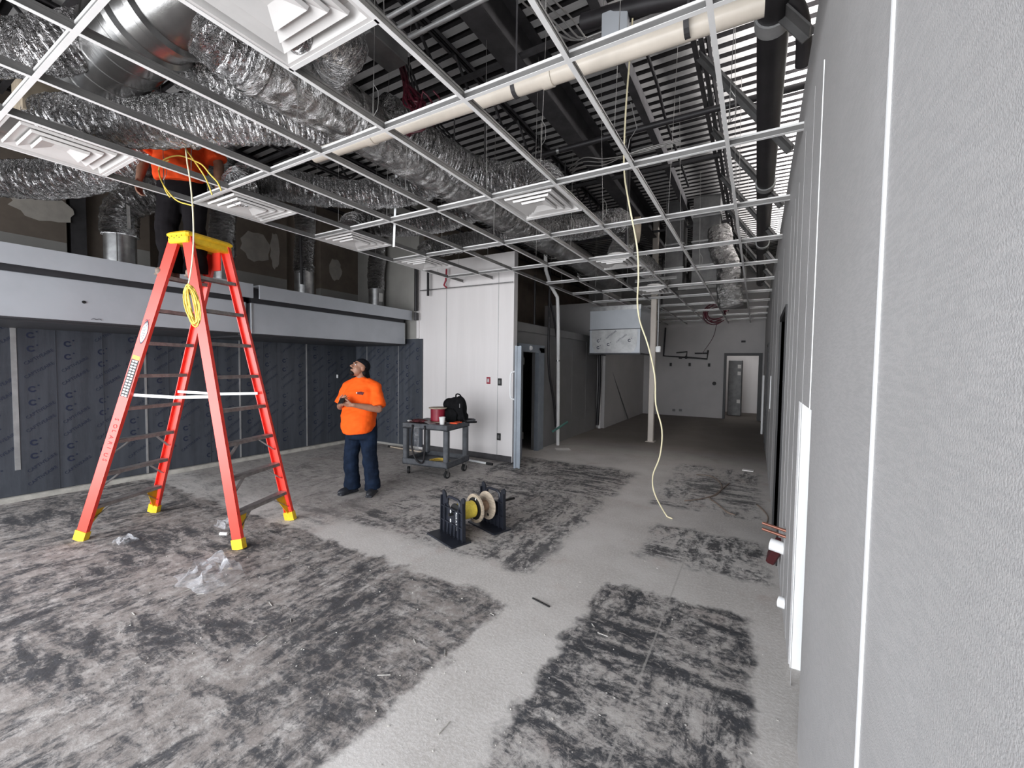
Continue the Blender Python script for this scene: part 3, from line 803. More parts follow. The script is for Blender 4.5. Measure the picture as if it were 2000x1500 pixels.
flex([atz(1205, 488, 3.55), atz(1250, 512, 3.48), atz(1280, 540, 3.35), atz(1290, 562, 3.14)], .17, 'flexible_duct', 'foil hose dropping onto the farthest small diffuser', group=FG)
for (q, r) in (((1228, 450, 3.57), .19),):
    p = atz(*q); tag(MB().cyl(p + V((.06, .02, 0)), p + V((.14, .05, 0)), r * .95, r * .95, 28).build('duct_end_cap', 'duct_wrap_tan', smooth=40), 'brown paper-wrapped duct end beside the tight hose elbow', 'duct')
p0 = aty(1408, 500, 8.6)
flex([p0 + V((-.05, .1, .5)), p0 + V((.0, 0, .12)), p0 + V((.12, -.02, -.2)), aty(1424, 570, 8.6), aty(1428, 600, 8.6)], .2, 'flexible_duct', 'dull foil hose hanging on the right of the two sheet-metal drops', m='foil_smooth', group=FG)

# exhaust risers standing on the hoods
RC = [(1.98, 'left of the ladder, with a bent foil sleeve'), (3.06, 'right behind the ladder top'), (4.27, 'third from the left, crossed by a black pipe'), (5.77, 'nearest the white wall')]
for i, (y, wh) in enumerate(RC):
    t = thing('hood_riser', 'round metal riser on the hood ' + wh, 'duct', (-6.4, y, 2.62), 0, 'exhaust risers on the hoods')
    MB().cyl((-6.4, y, 2.6), (-6.4, y, 3.12), .145, .145, 32).lathe((-6.4, y, 2.62), (0, 0, 1), [(.145, 0), (.19, 0), (.19, .01), (.145, .01)], 32, True).bar((-6.27, y - .07, 2.62), (-6.27, y - .07, 3.1), .012, .006).build('collar', 'galvanised', t, smooth=40)
    if i == 0: path = [(-6.4, y, 3.04), (-6.4, y, 3.2), (-6.36, y + .04, 3.38), (-6.2, y + .25, 3.55), (-5.95, y + .5, 3.66), (-5.6, y + .6, 3.72)]
    else: path = [(-6.4, y, 3.04), (-6.41, y, 3.3), (-6.39, y + .02, 3.7), (-6.4, y, 4.1), (-6.4, y, 4.6)]
    flex(path, .17 if i == 0 else .155, 'foil_sleeve', '', parent=t, ridge=.05)
    if i == 0: MB().bar((-6.2, y + .02, 3.1), (-6.18, y + .0, 3.75), .03, .004, (1, 0, 0)).build('tape_strip', 'galvanised', t)
    if i == 3: MB().bb((-6.26, y - .06, 2.8), (-6.25, y + .02, 2.96)).build('tag', 'paper', t)

# two sheet-metal drops in the rear plenum
for (x0, x1, lb) in ((1298, 1332, 'narrower left sheet-metal duct drop hanging in the rear ceiling'), (1350, 1402, 'wider right sheet-metal duct drop hanging in the rear ceiling')):
    Yd = 8.6; a, b_ = aty(x0, 560, Yd), aty(x1, 560, Yd)
    t = thing('duct_drop', lb, 'duct', ((a.x + b_.x) / 2, Yd, 3.16), 0, 'sheet-metal duct drops')
    MB().bb((a.x, Yd, 3.16), (b_.x, Yd + .5, 4.78)).build('body', 'grey_steel', t)
    for z in (3.5, 3.95, 4.4): MB().bb((a.x - .02, Yd - .02, z), (b_.x + .02, Yd + .52, z + .03)).build('flange', 'galv_dull', t)
# ================================================================ EXHAUST HOODS ON THE LEFT WALL
def hood(y0, y1, label, marks=False):
    t = thing('exhaust_hood', label, 'exhaust hood', (-6.4, (y0 + y1) / 2, 1.98), 0, 'kitchen exhaust hoods on the left wall')
    f = -5.73; mb = MB(); mb.mi = 0
    mb.bev(((f + XL + .04) / 2, (y0 + y1) / 2, 2.185), (f - XL - .05, y1 - y0, 0.40), .006); mb.mi = 1
    mb.bb((XL + .1, y0 + .05, 1.955), (f - .1, y1 - .05, 1.99)); mb.bb((f - .03, y0 + .01, 1.972), (f - .01, y1 - .01, 1.99))
    mb.build('canopy', ['hood_panel', 'hood_dark'], t)
    mb = MB(); mb.bb((XL + .1, y0 + .02, 2.385), (f - .02, y1 - .02, 2.60)); mb.build('hood_top', 'hood_dark', t)
    mb = MB(); mb.bb((-5.585, y0 + .02, 2.425), (-5.56, y1 - .0, 2.60)); mb.bb((f - .05, y0 + .02, 2.585), (-5.585, y1, 2.60)); mb.build('closure_panel', 'hood_panel', t)
    mb = MB(); mb.bb((f - .01, y0 + .004, 1.99), (f + .004, y0 + .016, 2.38)); mb.bb((f - .01, y1 - .016, 1.99), (f + .004, y1 - .004, 2.38)); mb.build('end_flange', 'galv_dull', t)
    if marks:
        c = atx(164, 590, f + .004)
        mb = MB().ell(c, (.002, .016, .014)); q = atx(178, 624, f + .004)
        for k in range(4): mb.bar(q + V((0, .02 * k, .012 * (k % 2))), q + V((0, .02 * k + .018, .012 * ((k + 1) % 2))), .003, .003)
        mb.build('scuff_mark', 'ink_black', t)
    return t
hood(-0.6, 3.01, 'near grey exhaust hood at the left edge of the photo, behind the ladder', True)
hood(3.07, 5.86, 'far grey exhaust hood ending at the white wall')
tag(MB().bar((XL + .25, -.5, 2.0), (XL + .25, 5.8, 2.0), .3, .05).build('hood_gutter', 'hood_dark'), 'dark trough running under the back of both grey exhaust hoods', 'hood trough')
# hanging box hood in the rear, half covered with printed film
t = thing('box_hood', 'boxy grey exhaust hood with film-covered lower half, left of the steel column', 'exhaust hood', (-2.83, 10.0, 1.92))
MB().bb((-3.41, 9.5, 1.93), (-2.25, 10.7, 3.0)).build('body', 'hood_panel', t)
mb = MB(); mb.mi = 0
r = .16; x0, x1, z0, z1 = -3.37, -2.30, 1.935, 2.47
poly = [(x0 + .02, z1), (x1 - .02, z1), (x1, z1 - .1), (x1 - .02, z0 + r), (x1 - r * .5, z0 + .03), (x1 - r, z0), (x0 + r, z0), (x0 + r * .5, z0 + .03), (x0 + .02, z0 + r), (x0, z1 - .1)]
mb.prism(poly, (0, 9.498, 0), (1, 0, 0), (0, 0, 1), (0, -1, 0), .004); mb.mi = 1
film_panel(mb, (x0 + .05, 9.492, 0), (1, 0, 0), 1.0, z0, z1, (0, -1, 0), .24)
mb.build('protective_film', ['galv_dull', 'ink_blue'], t)
MB().bb((-3.43, 9.48, 2.46), (-2.23, 9.5, 2.475)).bb((-3.43, 9.48, 1.9), (-2.23, 9.52, 1.93)).bb((-3.43, 9.5, 1.9), (-3.40, 10.7, 1.93)).bb((-2.26, 9.5, 1.9), (-2.23, 10.7, 1.93)).build('drip_edge', 'hood_dark', t)
MB().bb((-3.42, 9.485, 2.9), (-2.24, 9.5, 3.0)).build('top_flange', 'galvanised', t)

# ================================================================ COOLER DOOR LEAF, STANDING OPEN
h0, h1 = V((-3.555, 6.42, 0.03)), V((-3.145, 5.60, 0.03))
t = thing('cooler_door', 'open thick grey cooler door seen edge-on beside the white wall', 'door', (-3.35, 6.0, 0.03))
dd = (h1 - h0).normalized(); nn = V((-dd.y, dd.x, 0))
mb = MB(); mb.bar(h0 + V((0, 0, .94)), h1 + V((0, 0, .94)), .09, 1.87); mb.build('leaf', 'door_steel', t)
mb = MB()
for s in (-1, 1): mb.bar(h1 + dd * .006 + nn * s * .033 + V((0, 0, 0)), h1 + dd * .006 + nn * s * .033 + V((0, 0, 1.88)), .03, .014, dd)
mb.build('edge_gasket', 'door_steel', t)
side = nn if (nn.x < 0) else -nn
c = h1 - dd * .10 + side * .05
mb = MB()
mb.tube([c + V((0, 0, 1.05)), c + side * .06 + V((0, 0, 1.08)), c + side * .07 + V((0, 0, 1.2)), c + side * .07 + V((0, 0, 1.36)), c + side * .06 + V((0, 0, 1.46)), c + V((0, 0, 1.49))], .014, 10, .02)
mb.build('pull_handle', 'white_plastic', t, smooth=True)
mb = MB()
for z in (.3, 1.6): mb.bb(h0 + V((-.03, -.03, z)), h0 + V((.06, .03, z + .12)))
mb.build('hinge', 'galvanised', t)
c = aty(1037, 684, 6.75); c.x = CX + .05
tag(MB().cyl(V((CX + .04, 6.78, 1.93)), V((CX + .075, 6.78, 1.93)), .05, .035, 20).build('door_light', 'white_plastic', smooth=40), 'small round light fitting above the cooler doorway', 'light fitting')

# ================================================================ PIPES, CONDUITS, CABLES
def pipe(name, pts, r, m, label, cat='pipe', group=None, seg=14, step=.05, smooth=True, bands=(), bm='galvanised'):
    if bands:
        t = thing(name, label, cat, V(pts[0]).lerp(V(pts[-1]), .5), 0, group)
        MB().tube(pts, r, seg, step).build('run', m, t, smooth=60)
        for b_ in bands:
            a, d = V(b_[0]), V(b_[1]); w_ = b_[2] if len(b_) > 2 else .03
            MB().lathe(a, d, [(r, -w_ / 2), (r * 1.14, -w_ / 2), (r * 1.14, w_ / 2), (r, w_ / 2)], seg, True).build('coupling', bm, t, smooth=40)
        return t
    return tag(MB().tube(pts, r, seg, step).build(name, m, smooth=60), label, cat, group)
x = V((1, 0, 0)); Yv = V((0, 1, 0))
t = pipe('drain_pipe', [(-3.0, 2.10, 3.20), (-0.02, 2.20, 3.20)], .048, 'pvc', 'long cream plastic drain pipe crossing over the grid', bands=[((-1.05, 2.166, 3.2), x, .06), ((-2.4, 2.12, 3.2), x, .06)], bm='pvc')
for X in (-1.25, -0.33):
    MB().lathe((X, 2.16, 3.2), (1, 0, 0), [(.05, -.012), (.054, -.012), (.054, .012), (.05, .012)], 16, True).bar((X, 2.16, 3.25), (X, 2.16, 4.7), .01, .003).build('clevis_hanger', 'dark_steel', t)
pipe('sprinkler_main', [(0.02, -0.4, 3.62), (0.02, 11.5, 3.62)], .085, 'black_pipe', 'thick black fire main running along the right wall above the grid', seg=24,
     bands=[((0.02, y, 3.62), Yv, .1) for y in (2.9, 5.4, 7.9)], bm='galv_dull')
pipe('sprinkler_branch', [(-2.3, 4.42, 4.02), (0.9, 4.42, 4.02)], .03, 'black_pipe', 'thin black branch pipe crossing left from the fire main', bands=[((-2.0, 4.42, 4.02), x)], bm='galvanised')
pipe('sprinkler_branch', [(0.02, 2.66, 3.62), (-.25, 2.7, 3.72), (-0.7, 2.75, 3.86), (-1.1, 2.8, 3.95)], .05, 'black_pipe', 'black fire pipe curving left off the main at the top edge')
pipe('sprinkler_branch', [(0.02, 2.75, 3.62), (.12, 2.8, 3.58), (.17, 2.95, 3.5), (.18, 3.1, 3.42)], .04, 'black_pipe', 'black elbow from the fire main into the right wall')
for k, (dy, lb) in enumerate(((0, 'nearest'), (.10, 'middle'), (.2, 'farthest'))):
    pts = [(-2.34 + k * .05, 2.12 + dy, 3.95), (-0.5, 2.12 + dy, 3.95)]
    pipe('conduit', pts, .016, 'galv_dull', '%s of three parallel conduits leaving the grey junction box at the top' % lb, 'conduit', 'three parallel conduits', 10)
p = atz(795, 62, 3.95)
mb = MB().bev(V((-2.42, 2.22, 3.95)), (.2, .36, .22), .006); t = tag(mb.build('junction_box', 'grey_steel'), 'dark grey junction box where three conduits meet', 'electrical box')
pipe('conduit', [(-2.52, 2.0, 4.75), (-2.5, 2.05, 4.05)], .014, 'galv_dull', 'left conduit dropping from the roof into the junction box', 'conduit', 'conduit drops')
pipe('conduit', [(-2.40, 2.02, 4.75), (-2.39, 2.08, 4.05)], .014, 'galv_dull', 'right conduit dropping from the roof into the junction box', 'conduit', 'conduit drops')
# grey flat box hung on two rods at the top
c = aty(1202, 52, 2.75); t = thing('hanging_box', 'square grey metal box hanging on two rods at the top', 'electrical box', c)
MB().bev(c, (.17, .05, .2), .004).build('cover', 'hood_panel', t)
for dx in (-.08, .06): MB().tube([c + V((dx, 0, .1)), c + V((dx, 0, .75))], .005, 6, 1).build('rod', 'wire', t)
# bundles of cable
def P3(L): return [atz(*q) for q in L]
t = thing('cable_bundle', 'tangled bundle of dark red cables hanging above the grid', 'cable bundle', atz(800, 180, 3.8))
for k in range(16):
    j = lambda s: V((RND.uniform(-s, s), RND.uniform(-s, s), RND.uniform(-s, s)))
    base = P3([(775, 80, 4.3), (782, 120, 4.1), (792, 160, 3.9), (808, 195, 3.75), (820, 215, 3.65), (808, 240, 3.5), (800, 262, 3.45)])
    pts = [b_ + j(.02 + .05 * (i in (3, 4, 5))) for i, b_ in enumerate(base)]
    if k % 3 == 0: pts = pts[:5] + [pts[4] + j(.12), pts[4] + j(.14)]
    MB().tube(pts, .008, 6, .04).build('cable', 'red_cable', t, smooth=True)
for i in range(4):
    p = P3([(770 + 5 * i, 85, 4.3), (790 + 6 * i, 150, 4.35), (812 + 8 * i, 215, 4.4), (880 + 8 * i, 290, 4.4)])
    pipe('black_cable', p, .012, 'black_pipe', 'black cable %s sagging behind the dark red bundle' % ('first from the left', 'second from the left', 'third from the left', 'fourth from the left')[i], 'cable', 'black cables behind the red bundle', 8)
for i in range(4):
    p = P3([(1005 + 22 * i, -10, 4.2), (1060 + 20 * i, 40, 4.15), (1100 + 14 * i, 72, 4.1), (1130 + 9 * i, 78 - i, 4.1), (1175, 62, 4.1)])
    pipe('grey_cable', p, .007, 'wire', 'grey cable, %s of the loop hanging left of the square box' % ('lowest', 'second', 'third', 'topmost')[i], 'cable', 'grey cables by the square box', 6)
for i in range(3):
    p = P3([(1110 + 3 * i, 330 + 4 * i, 4.0), (1140, 308 + 8 * i, 4.0), (1180, 310 + 6 * i, 3.95), (1240, 300 - 2 * i, 4.0), (1330, 277 - 3 * i, 4.05)])
    pipe('grey_cable', p, .006, 'wire', 'loose grey cable, %s of three behind the middle diffuser' % ('top', 'middle', 'bottom')[i], 'cable', 'grey cables behind the middle diffuser', 6)
pipe('black_hose', P3([(1262, 100, 4.6), (1285, 170, 4.55), (1302, 240, 4.5), (1330, 320, 4.5), (1345, 365, 4.5)]), .016, 'black_pipe', 'black cable hanging down the roof deck right of the long cream cable', 'cable')
pipe('bent_wire', P3([(1232, 200, 3.9), (1244, 250, 3.8), (1230, 272, 3.7), (1226, 292, 3.6)]), .004, 'aluminium', 'short kinked white wire by the long hanging cable', 'wire', seg=6, step=2)
# long loose cream cable from ceiling to floor
pp = [(1238, -25), (1237, 0), (1231, 100), (1222, 220), (1219, 330), (1229, 400), (1244, 480), (1247, 540), (1245, 590), (1250, 628), (1266, 675), (1279, 735), (1281, 790), (1293, 840), (1289, 890), (1275, 930), (1279, 965), (1303, 1006)]
pts = [aty(px, py, 3.5 + 1.2 * i / (len(pp) - 1)) for i, (px, py) in enumerate(pp)]
pts[-1].z = .008; pts.append(pts[-1] + V((.06, -.04, 0)))
pipe('hanging_cable', pts, .0075, 'cream_cable', 'long cream cable hanging from the roof down to the floor', 'cable', seg=8)
# pipes at the cooler
pipe('white_pipe', [(-3.46, 7.86, 0), (-3.46, 7.82, 1.5), (-3.46, 7.72, 2.98), (-3.5, 7.5, 3.16), (-3.5, 7.26, 3.42), (-3.5, 7.22, 4.2)], .035, 'pipe_white', 'white standpipe in front of the cooler wall', bands=[((-3.46, 7.8, 1.72), V((0, 0, 1)), .03)], step=.3)
pipe('black_hose', [(-3.56, 7.62, 4.2), (-3.55, 7.55, 3.2), (-3.53, 7.5, 2.4), (-3.52, 7.5, 1.6), (-3.5, 7.72, .9), (-3.5, 7.84, .38)], .025, 'black_pipe', 'black hose hanging left of the white standpipe', 'hose')
pipe('black_hose', [(-3.55, 7.52, 3.0), (-3.53, 7.75, 2.5), (-3.55, 7.96, 2.0), (-3.55, 8.0, 1.2), (-3.54, 7.95, .7)], .02, 'black_pipe', 'black hose curving behind the white standpipe', 'hose')
pipe('cross_pipe', [(-3.42, 7.52, .33), (-3.4, 8.2, .44)], .022, 'teal', 'short green pipe crossing the foot of the white standpipe')
pipe('gas_pipe', [(-3.62, 7.05, 3.3), (-3.62, 7.05, 2.35)], .02, 'black_pipe', 'short black pipe dropping onto the cooler top')
pipe('white_pipe', [(-3.52, 10.66, 0), (-3.52, 10.66, 1.9), (-3.52, 10.5, 2.9)], .035, 'pipe_white', 'white pipe at the far end of the cooler wall', step=1)
pipe('black_hose', [(-3.5, 10.5, 1.95), (-3.5, 10.55, 1.2), (-3.52, 10.5, .1)], .04, 'black_pipe', 'thick black hose beside the far white pipe', 'hose')
pipe('wall_rail', [(-3.45, 10.95, 1.9), (-3.38, 13.0, .02)], .015, 'grey_steel', 'thin dark rod leaning on the rear left wall', 'rod')
# pipes over the white wall
pipe('gas_pipe', [(-5.50, 5.9, 3.42), (-5.50, 5.9, 2.6)], .033, 'black_pipe', 'black vertical pipe at the hood end by the white wall', bands=[((-5.5, 5.9, 2.5), V((0, 0, 1)), .14)], bm='dark_steel')
pipe('gas_pipe', [(-5.21, 5.9, 3.30), (-5.21, 5.9, 2.86)], .022, 'black_pipe', 'short black capped pipe in front of the white wall')
pipe('curtain_rod', [(-5.42, 5.92, 2.97), (-3.44, 5.92, 2.955)], .008, 'galvanised', 'thin metal rod across the upper white wall', 'rod')
pipe('red_cord', [(-4.80, 5.92, 3.3), (-4.80, 5.9, 3.1), (-4.84, 5.9, 3.02), (-4.78, 5.9, 2.97)], .016, 'red_plastic', 'red cord hanging by the thin rod on the white wall', 'cord')  # plain length of red cord
pipe('gas_pipe', [(-6.26, 4.12, 3.6), (-6.24, 4.12, 2.85)], .022, 'black_pipe', 'black pipe in front of the third foil riser')
# rear wall plumbing
q = lambda a, b_: aty(a, b_, YB - .04)
pipe('gas_manifold', [q(1300, 640), q(1296, 695), q(1340, 698), q(1381, 701), q(1383, 684)], .028, 'black_pipe', 'black gas manifold on the rear wall', seg=10, step=5,
     bands=[(q(1329, 699), x, .1), (q(1340, 698), V((0, 0, 1)), .1)], bm='black_pipe')
pipe('gas_stub', [q(1340, 698), q(1342, 687), q(1321, 689)], .022, 'black_pipe', 'left branch of the black gas manifold', seg=8, step=5)
pipe('gas_stub', [q(1382, 690), q(1357, 690)], .022, 'black_pipe', 'right branch of the black gas manifold', seg=8, step=5)
for i, (a, b_, s) in enumerate(((1310, 712, 'left'), (1347, 712, 'middle'), (1385, 713, 'right'))):
    tag(MB().bev(aty(a, b_, YB - .004), (.07, .03, .11), .005).build('wall_outlet', 'ink_black'), '%s black outlet box of the row under the gas manifold' % s, 'outlet', 'outlet boxes on the rear wall')
tag(MB().cyl(aty(1395, 749, YB - .02), aty(1395, 749, YB + .01), .06, .06, 18).build('wall_box', 'ink_black'), 'round black box on the rear wall left of the doorway', 'outlet')
tag(MB().bev(aty(1452, 667, YB - .004), (.12, .03, .06), .005).build('wall_plate', 'ink_black'), 'small black plate over the rear doorway', 'outlet')
for a, s in ((1316, 'left'), (1329, 'right')):
    tag(MB().bev(aty(a, 801, YB - .004), (.09, .03, .08), .005).build('wall_outlet', 'grey_steel'), '%s of two grey outlets low on the rear wall' % s, 'outlet', 'low grey outlets')
# outlets on the white wall
for (a, b_, m, lb) in ((954, 743, 'red_plastic', 'dark red wall box on the white wall'), (976, 746, 'ink_black', 'black open outlet box beside the dark red wall box'), (974, 853, 'ink_black', 'black outlet low on the white wall')):
    c = aty(a, b_, YW - .006); t = thing('wall_outlet', lb, 'outlet', c)
    MB().bev(c, (.075, .012, .12), .003).build('plate', m, t)
    MB().bb(c + V((-.018, -.009, -.03)), c + V((.018, -.005, .03))).build('socket', 'galvanised' if m != 'ink_black' else 'grey_steel', t)
# column conduit and box
pipe('conduit', [(-1.845, 9.38, 3.3), (-1.845, 9.38, 2.06)], .014, 'galv_dull', 'thin conduit down the right side of the steel column', 'conduit')
tag(MB().bev((-1.83, 9.36, 2.0), (.1, .08, .13), .012).build('outlet_box', 'white_plastic'), 'small white box on the steel column', 'electrical box')
# stubs through the right wall
for z, s in ((.545, 'upper'), (.505, 'lower')):
    pipe('copper_pipe', [(XR + .05, 3.22, z), (XR - .13, 3.3, z + .012)], .010, 'copper', '%s of two copper stubs sticking out of the right wall' % s, 'pipe', 'copper stubs', step=1)
pipe('plastic_stub', [(XR + .03, 3.42, .36), (XR - .075, 3.45, .37)], .042, 'white_plastic', 'white plastic pipe stub below the copper stubs', step=1)
pipe('plastic_stub', [(XR + .03, 3.12, .12), (XR - .03, 3.14, .12)], .035, 'white_plastic', 'small white pipe cap near the floor of the right wall', step=1)
tag(MB().bev((XR - .035, 3.68, .24), (.06, .12, .2), .012, rot_mat(.5, .3, 0)).build('red_bracket', 'red_dark'), 'dark red bracket behind the white pipe stub', 'bracket')
a = atz(1489, 848, 0)
pipe('stanchion', [(a.x - .02, a.y, 0), (a.x - .02, a.y, 1.45)], .025, 'white_plastic', 'thin white upright pipe by the rear doorway')
tag(MB().bb((XR - .012, 7.5, 1.0), (XR - .002, 7.62, 1.5)).build('wall_strip', 'strip_white'), 'short white strip on the right wall beyond the dark door', 'strip')
t = thing('tall_cabinet', 'tall dark wrapped cabinet in the room beyond the rear doorway', 'cabinet', (-.62, 16.5, 0))
MB().bev((-.62, 16.5, .95), (.42, .6, 1.9), .02).build('body', 'grey_steel', t)
for z in (.5, 1.45, 1.68): MB().bev((-.5, 16.19, z), (.1, .02, .12), .004).build('label_patch', 'paper', t)
MB().bar((-.42, 16.18, .15), (-.42, 16.18, 1.8), .012, .012).build('door_edge', 'ink_black', t)

# sprinkler drops, a hanging strap, and a tangle of red cable in the rear ceiling
def drop(a, b_, r, label):
    t = thing('sprinkler_drop', label, 'pipe', b_)
    MB().cyl(a, b_, r, r, 12).build('pipe', 'black_pipe', t, smooth=40)
    MB().cyl(b_, b_ - V((0, 0, .05)), r * 1.2, r * .6, 12).build('head', 'galvanised', t, smooth=40)
q0 = atz(1292, 610, GZ - .02); drop(V((q0.x, q0.y, 4.79)), q0 + V((0, 0, .06)), .024, 'black sprinkler drop ending just below the grid left of the sheet-metal drops')
q0 = atz(1224, 480, 3.3); drop(V((q0.x, q0.y, 4.79)), q0, .03, 'black sprinkler drop behind the tight hose elbow')
a, b_ = aty(775, 322, 3.3), aty(769, 482, 3.3)
tag(MB().bar(a, b_, .03, .002).build('hanging_strap', 'strip_white'), 'narrow white strap hanging through the grid left of the middle diffuser', 'strap')
t = thing('cable_bundle', 'loops of dark red cable tangled in the grid near the rear wall', 'cable bundle', atz(1395, 612, GZ + .05))
for k in range(7):
    c = aty(1396 + RND.uniform(-4, 4), 612 + RND.uniform(-4, 4), 12.2); rx, rz = RND.uniform(.2, .34), RND.uniform(.14, .3)
    MB().tube([c + V((rx * math.cos(a_), .2 * math.sin(a_ + k), rz * math.sin(a_))) for a_ in [2 * PI * i / 14 for i in range(13)]], .012, 6, .05).build('cable', 'red_cable', t, smooth=True)
MB().tube([aty(1400, 632, 12.2), aty(1392, 660, 13.2), aty(1372, 690, 14.6)], .008, 6, .1).build('cable', 'red_cable', t, smooth=True)
tag(MB().bev(atx(659, 735, XL + .045), (.02, .03, .07), .004).build('wall_tag', 'strip_white'), 'tiny white tag on the printed film left of the standing man', 'tag')
tag(MB().bar(V((-6.9, 5.75, 1.985)), V((-6.0, 5.8, 1.985)), .12, .03).build('foil_strip', 'foil_smooth'), 'crumpled foil strip under the far end of the far hood', 'foil')
# ================================================================ STEP LADDER
def proj(p):
    d = V(p) - CP; z = d.dot(FWD); return 1000 + F_PX * d.dot(CR) / z, 750 - F_PX * d.dot(CU) / z
LF = {'nl': V((-5.169, 1.272, 0)), 'nr': V((-3.796, 1.912, 0)), 'fl': V((-5.504, 1.918, 0)), 'fr': V((-4.076, 2.549, 0))}
capN, capF = V((-4.456, 1.80, 2.72)), V((-4.535, 2.14, 2.72))
e_ = V((.906, .423, 0)); wdir = (capF - capN).normalized(); edir = V((wdir.y, -wdir.x, 0))
LT = {'nl': capN - edir * .075, 'nr': capN + edir * .075, 'fl': capF - edir * .075, 'fr': capF + edir * .075}
for k in LT: LT[k] = LT[k] + V((0, 0, -.02))
lad = thing('step_ladder', 'tall red fibreglass step ladder with yellow top cap and feet', 'ladder', (-4.6, 1.92, 0))
def on(k, z): a, b_ = LF[k], LT[k]; return a + (b_ - a) * (z / b_.z)
for k in ('nl', 'nr', 'fl', 'fr'):
    s = -1 if k[0] == 'n' else 1
    a, b_ = on(k, .07), LT[k]; wd = (LF['f' + k[1]] - LF['n' + k[1]]).normalized(); o = wd * s * .014
    d = (b_ - a).normalized(); ed = d.cross(wd).normalized()
    mb = MB(); mb.bar(a + o, b_ + o, .088, .006, wd)
    for q in (-1, 1): mb.bar(a + ed * q * .041, b_ + ed * q * .041, .006, .034, wd)
    rail = mb.build('rail', 'ladder_red', lad)
    if k == 'nl':
        up = d; ax = ed if ed.x > 0 else -ed     # ax: towards the other side
        face = o - wd * .0042
        def zpix(y):
            lo, hi = 0.1, 2.7
            for _ in range(40):
                m_ = (lo + hi) / 2
                if proj(on('nl', m_))[1] > y: lo = m_
                else: hi = m_
            return lo
        def plate(y0, y1, half, m, name, dep=0.0):
            p0, p1 = on('nl', zpix(y0)) + face - wd * dep, on('nl', zpix(y1)) + face - wd * dep
            return MB().bar(p0, p1, half * 2, .001, wd).build(name, m, rail), p0, p1
        # oval maker's plate
        c0, c1 = on('nl', zpix(672)), on('nl', zpix(627)); c = (c0 + c1) / 2 + face; L = (c1 - c0).length / 2
        mb = MB(); mb.mi = 0
        def lens(k): return [(k * .030 * math.cos(2 * PI * i / 28) * abs(math.cos(2 * PI * i / 28)) ** .2, k * L * math.sin(2 * PI * i / 28)) for i in range(28)]
        mb.prism(lens(1.0), c, ax, up, -wd, .001); mb.mi = 1
        mb.prism(lens(.86), c - wd * .0012, ax, up, -wd, .0006); mb.mi = 0
        mb.text('WERNER', c - wd * .0022 - up * L * .60 + ax * .013, up, -ax, .047)
        mb.build('maker_plate', ['ink_blue', 'strip_white'], rail)
        lb, p0, p1 = plate(775, 703, .034, 'ink_black', 'warning_label')
        mb = MB(); n = 13; Ls = (p1 - p0)
        for i in range(n):
            for j in (-1, 1): mb.bar(p0 + Ls * ((i + .22) / n) + ax * j * .014 - wd * .001, p0 + Ls * ((i + .78) / n) + ax * j * .014 - wd * .001, .02, .001, wd)
        mb.build('label_print', 'strip_white', rail)
        lb, p0, p1 = plate(702, 695, .034, 'ladder_yellow', 'warning_band')
        za, zb = on('nl', zpix(816)) + face, on('nl', zpix(906)) + face; Ls = zb - za
        mb = MB()
        for i, ch in enumerate('SOLARIUS'):
            p = za + Ls * (i / 8) - wd * .0008
            mb.text(ch, p - ax * .016 + ax * .004 * (i % 3), -up, ax, .052)
        mb.build('handwriting', 'ink_red', rail)
    # moulded foot
    mb = MB(); f0 = LF[k]
    mb.bar(f0 + V((0, 0, .0)) , on(k, .085), .1, .05, wd); mb.build('foot', 'ladder_yellow', lad)
# steps on both sides, gussets, spreaders
for side in ('l', 'r'):
    for i in range(8):
        z = .30 + i * .295
        a, b_ = on('n' + side, z), on('f' + side, z)
        mb = MB().bar(a, b_, .078, .006).bar(a - V((0, 0, .012)) + e_ * .036 * (1 if side == 'r' else -1), b_ - V((0, 0, .012)) + e_ * .036 * (1 if side == 'r' else -1), .004, .03).bar(a - V((0, 0, .012)) - e_ * .036 * (1 if side == 'r' else -1), b_ - V((0, 0, .012)) - e_ * .036 * (1 if side == 'r' else -1), .004, .03)
        mb.build('step', 'alu_dull', lad)
        if i < 3:
            for kk, other in (('n', 'f'), ('f', 'n')):
                p = on(kk + side, z - .16); q_ = on('n' + side, z).lerp(on('f' + side, z), .32 if kk == 'n' else .68)
                MB().bar(p, q_ - V((0, 0, .01)), .03, .004).build('step_brace', 'alu_dull', lad)
for k in ('nl', 'nr', 'fl', 'fr'):
    p = on(k, .06); o_ = LF[('f' if k[0] == 'n' else 'n') + k[1]]; d = (o_ - LF[k]).normalized()
    hgt = on(k, .30)
    mb = MB(); mb.add([p, p + d * .02, hgt + d * .16, hgt + d * .02, p + e_ * .004, p + d * .02 + e_ * .004, hgt + d * .16 + e_ * .004, hgt + d * .02 + e_ * .004], [(0, 1, 2, 3), (7, 6, 5, 4), (0, 4, 5, 1), (1, 5, 6, 2), (2, 6, 7, 3), (3, 7, 4, 0)])
    mb.build('corner_gusset', 'ladder_yellow', lad)
for s in ('n', 'f'):
    z = 1.30; a, b_ = on(s + 'l', z), on(s + 'r', z); m_ = a.lerp(b_, .52) - V((0, 0, .015))
    i_ = (wdir * .03) * (1 if s == 'n' else -1); a += i_; b_ += i_; m_ += i_
    MB().bar(a, m_, .008, .026).bar(m_, b_, .008, .026).cyl(m_ - wdir * .01, m_ + wdir * .01, .016, .016, 12).build('spreader', 'strip_white', lad)
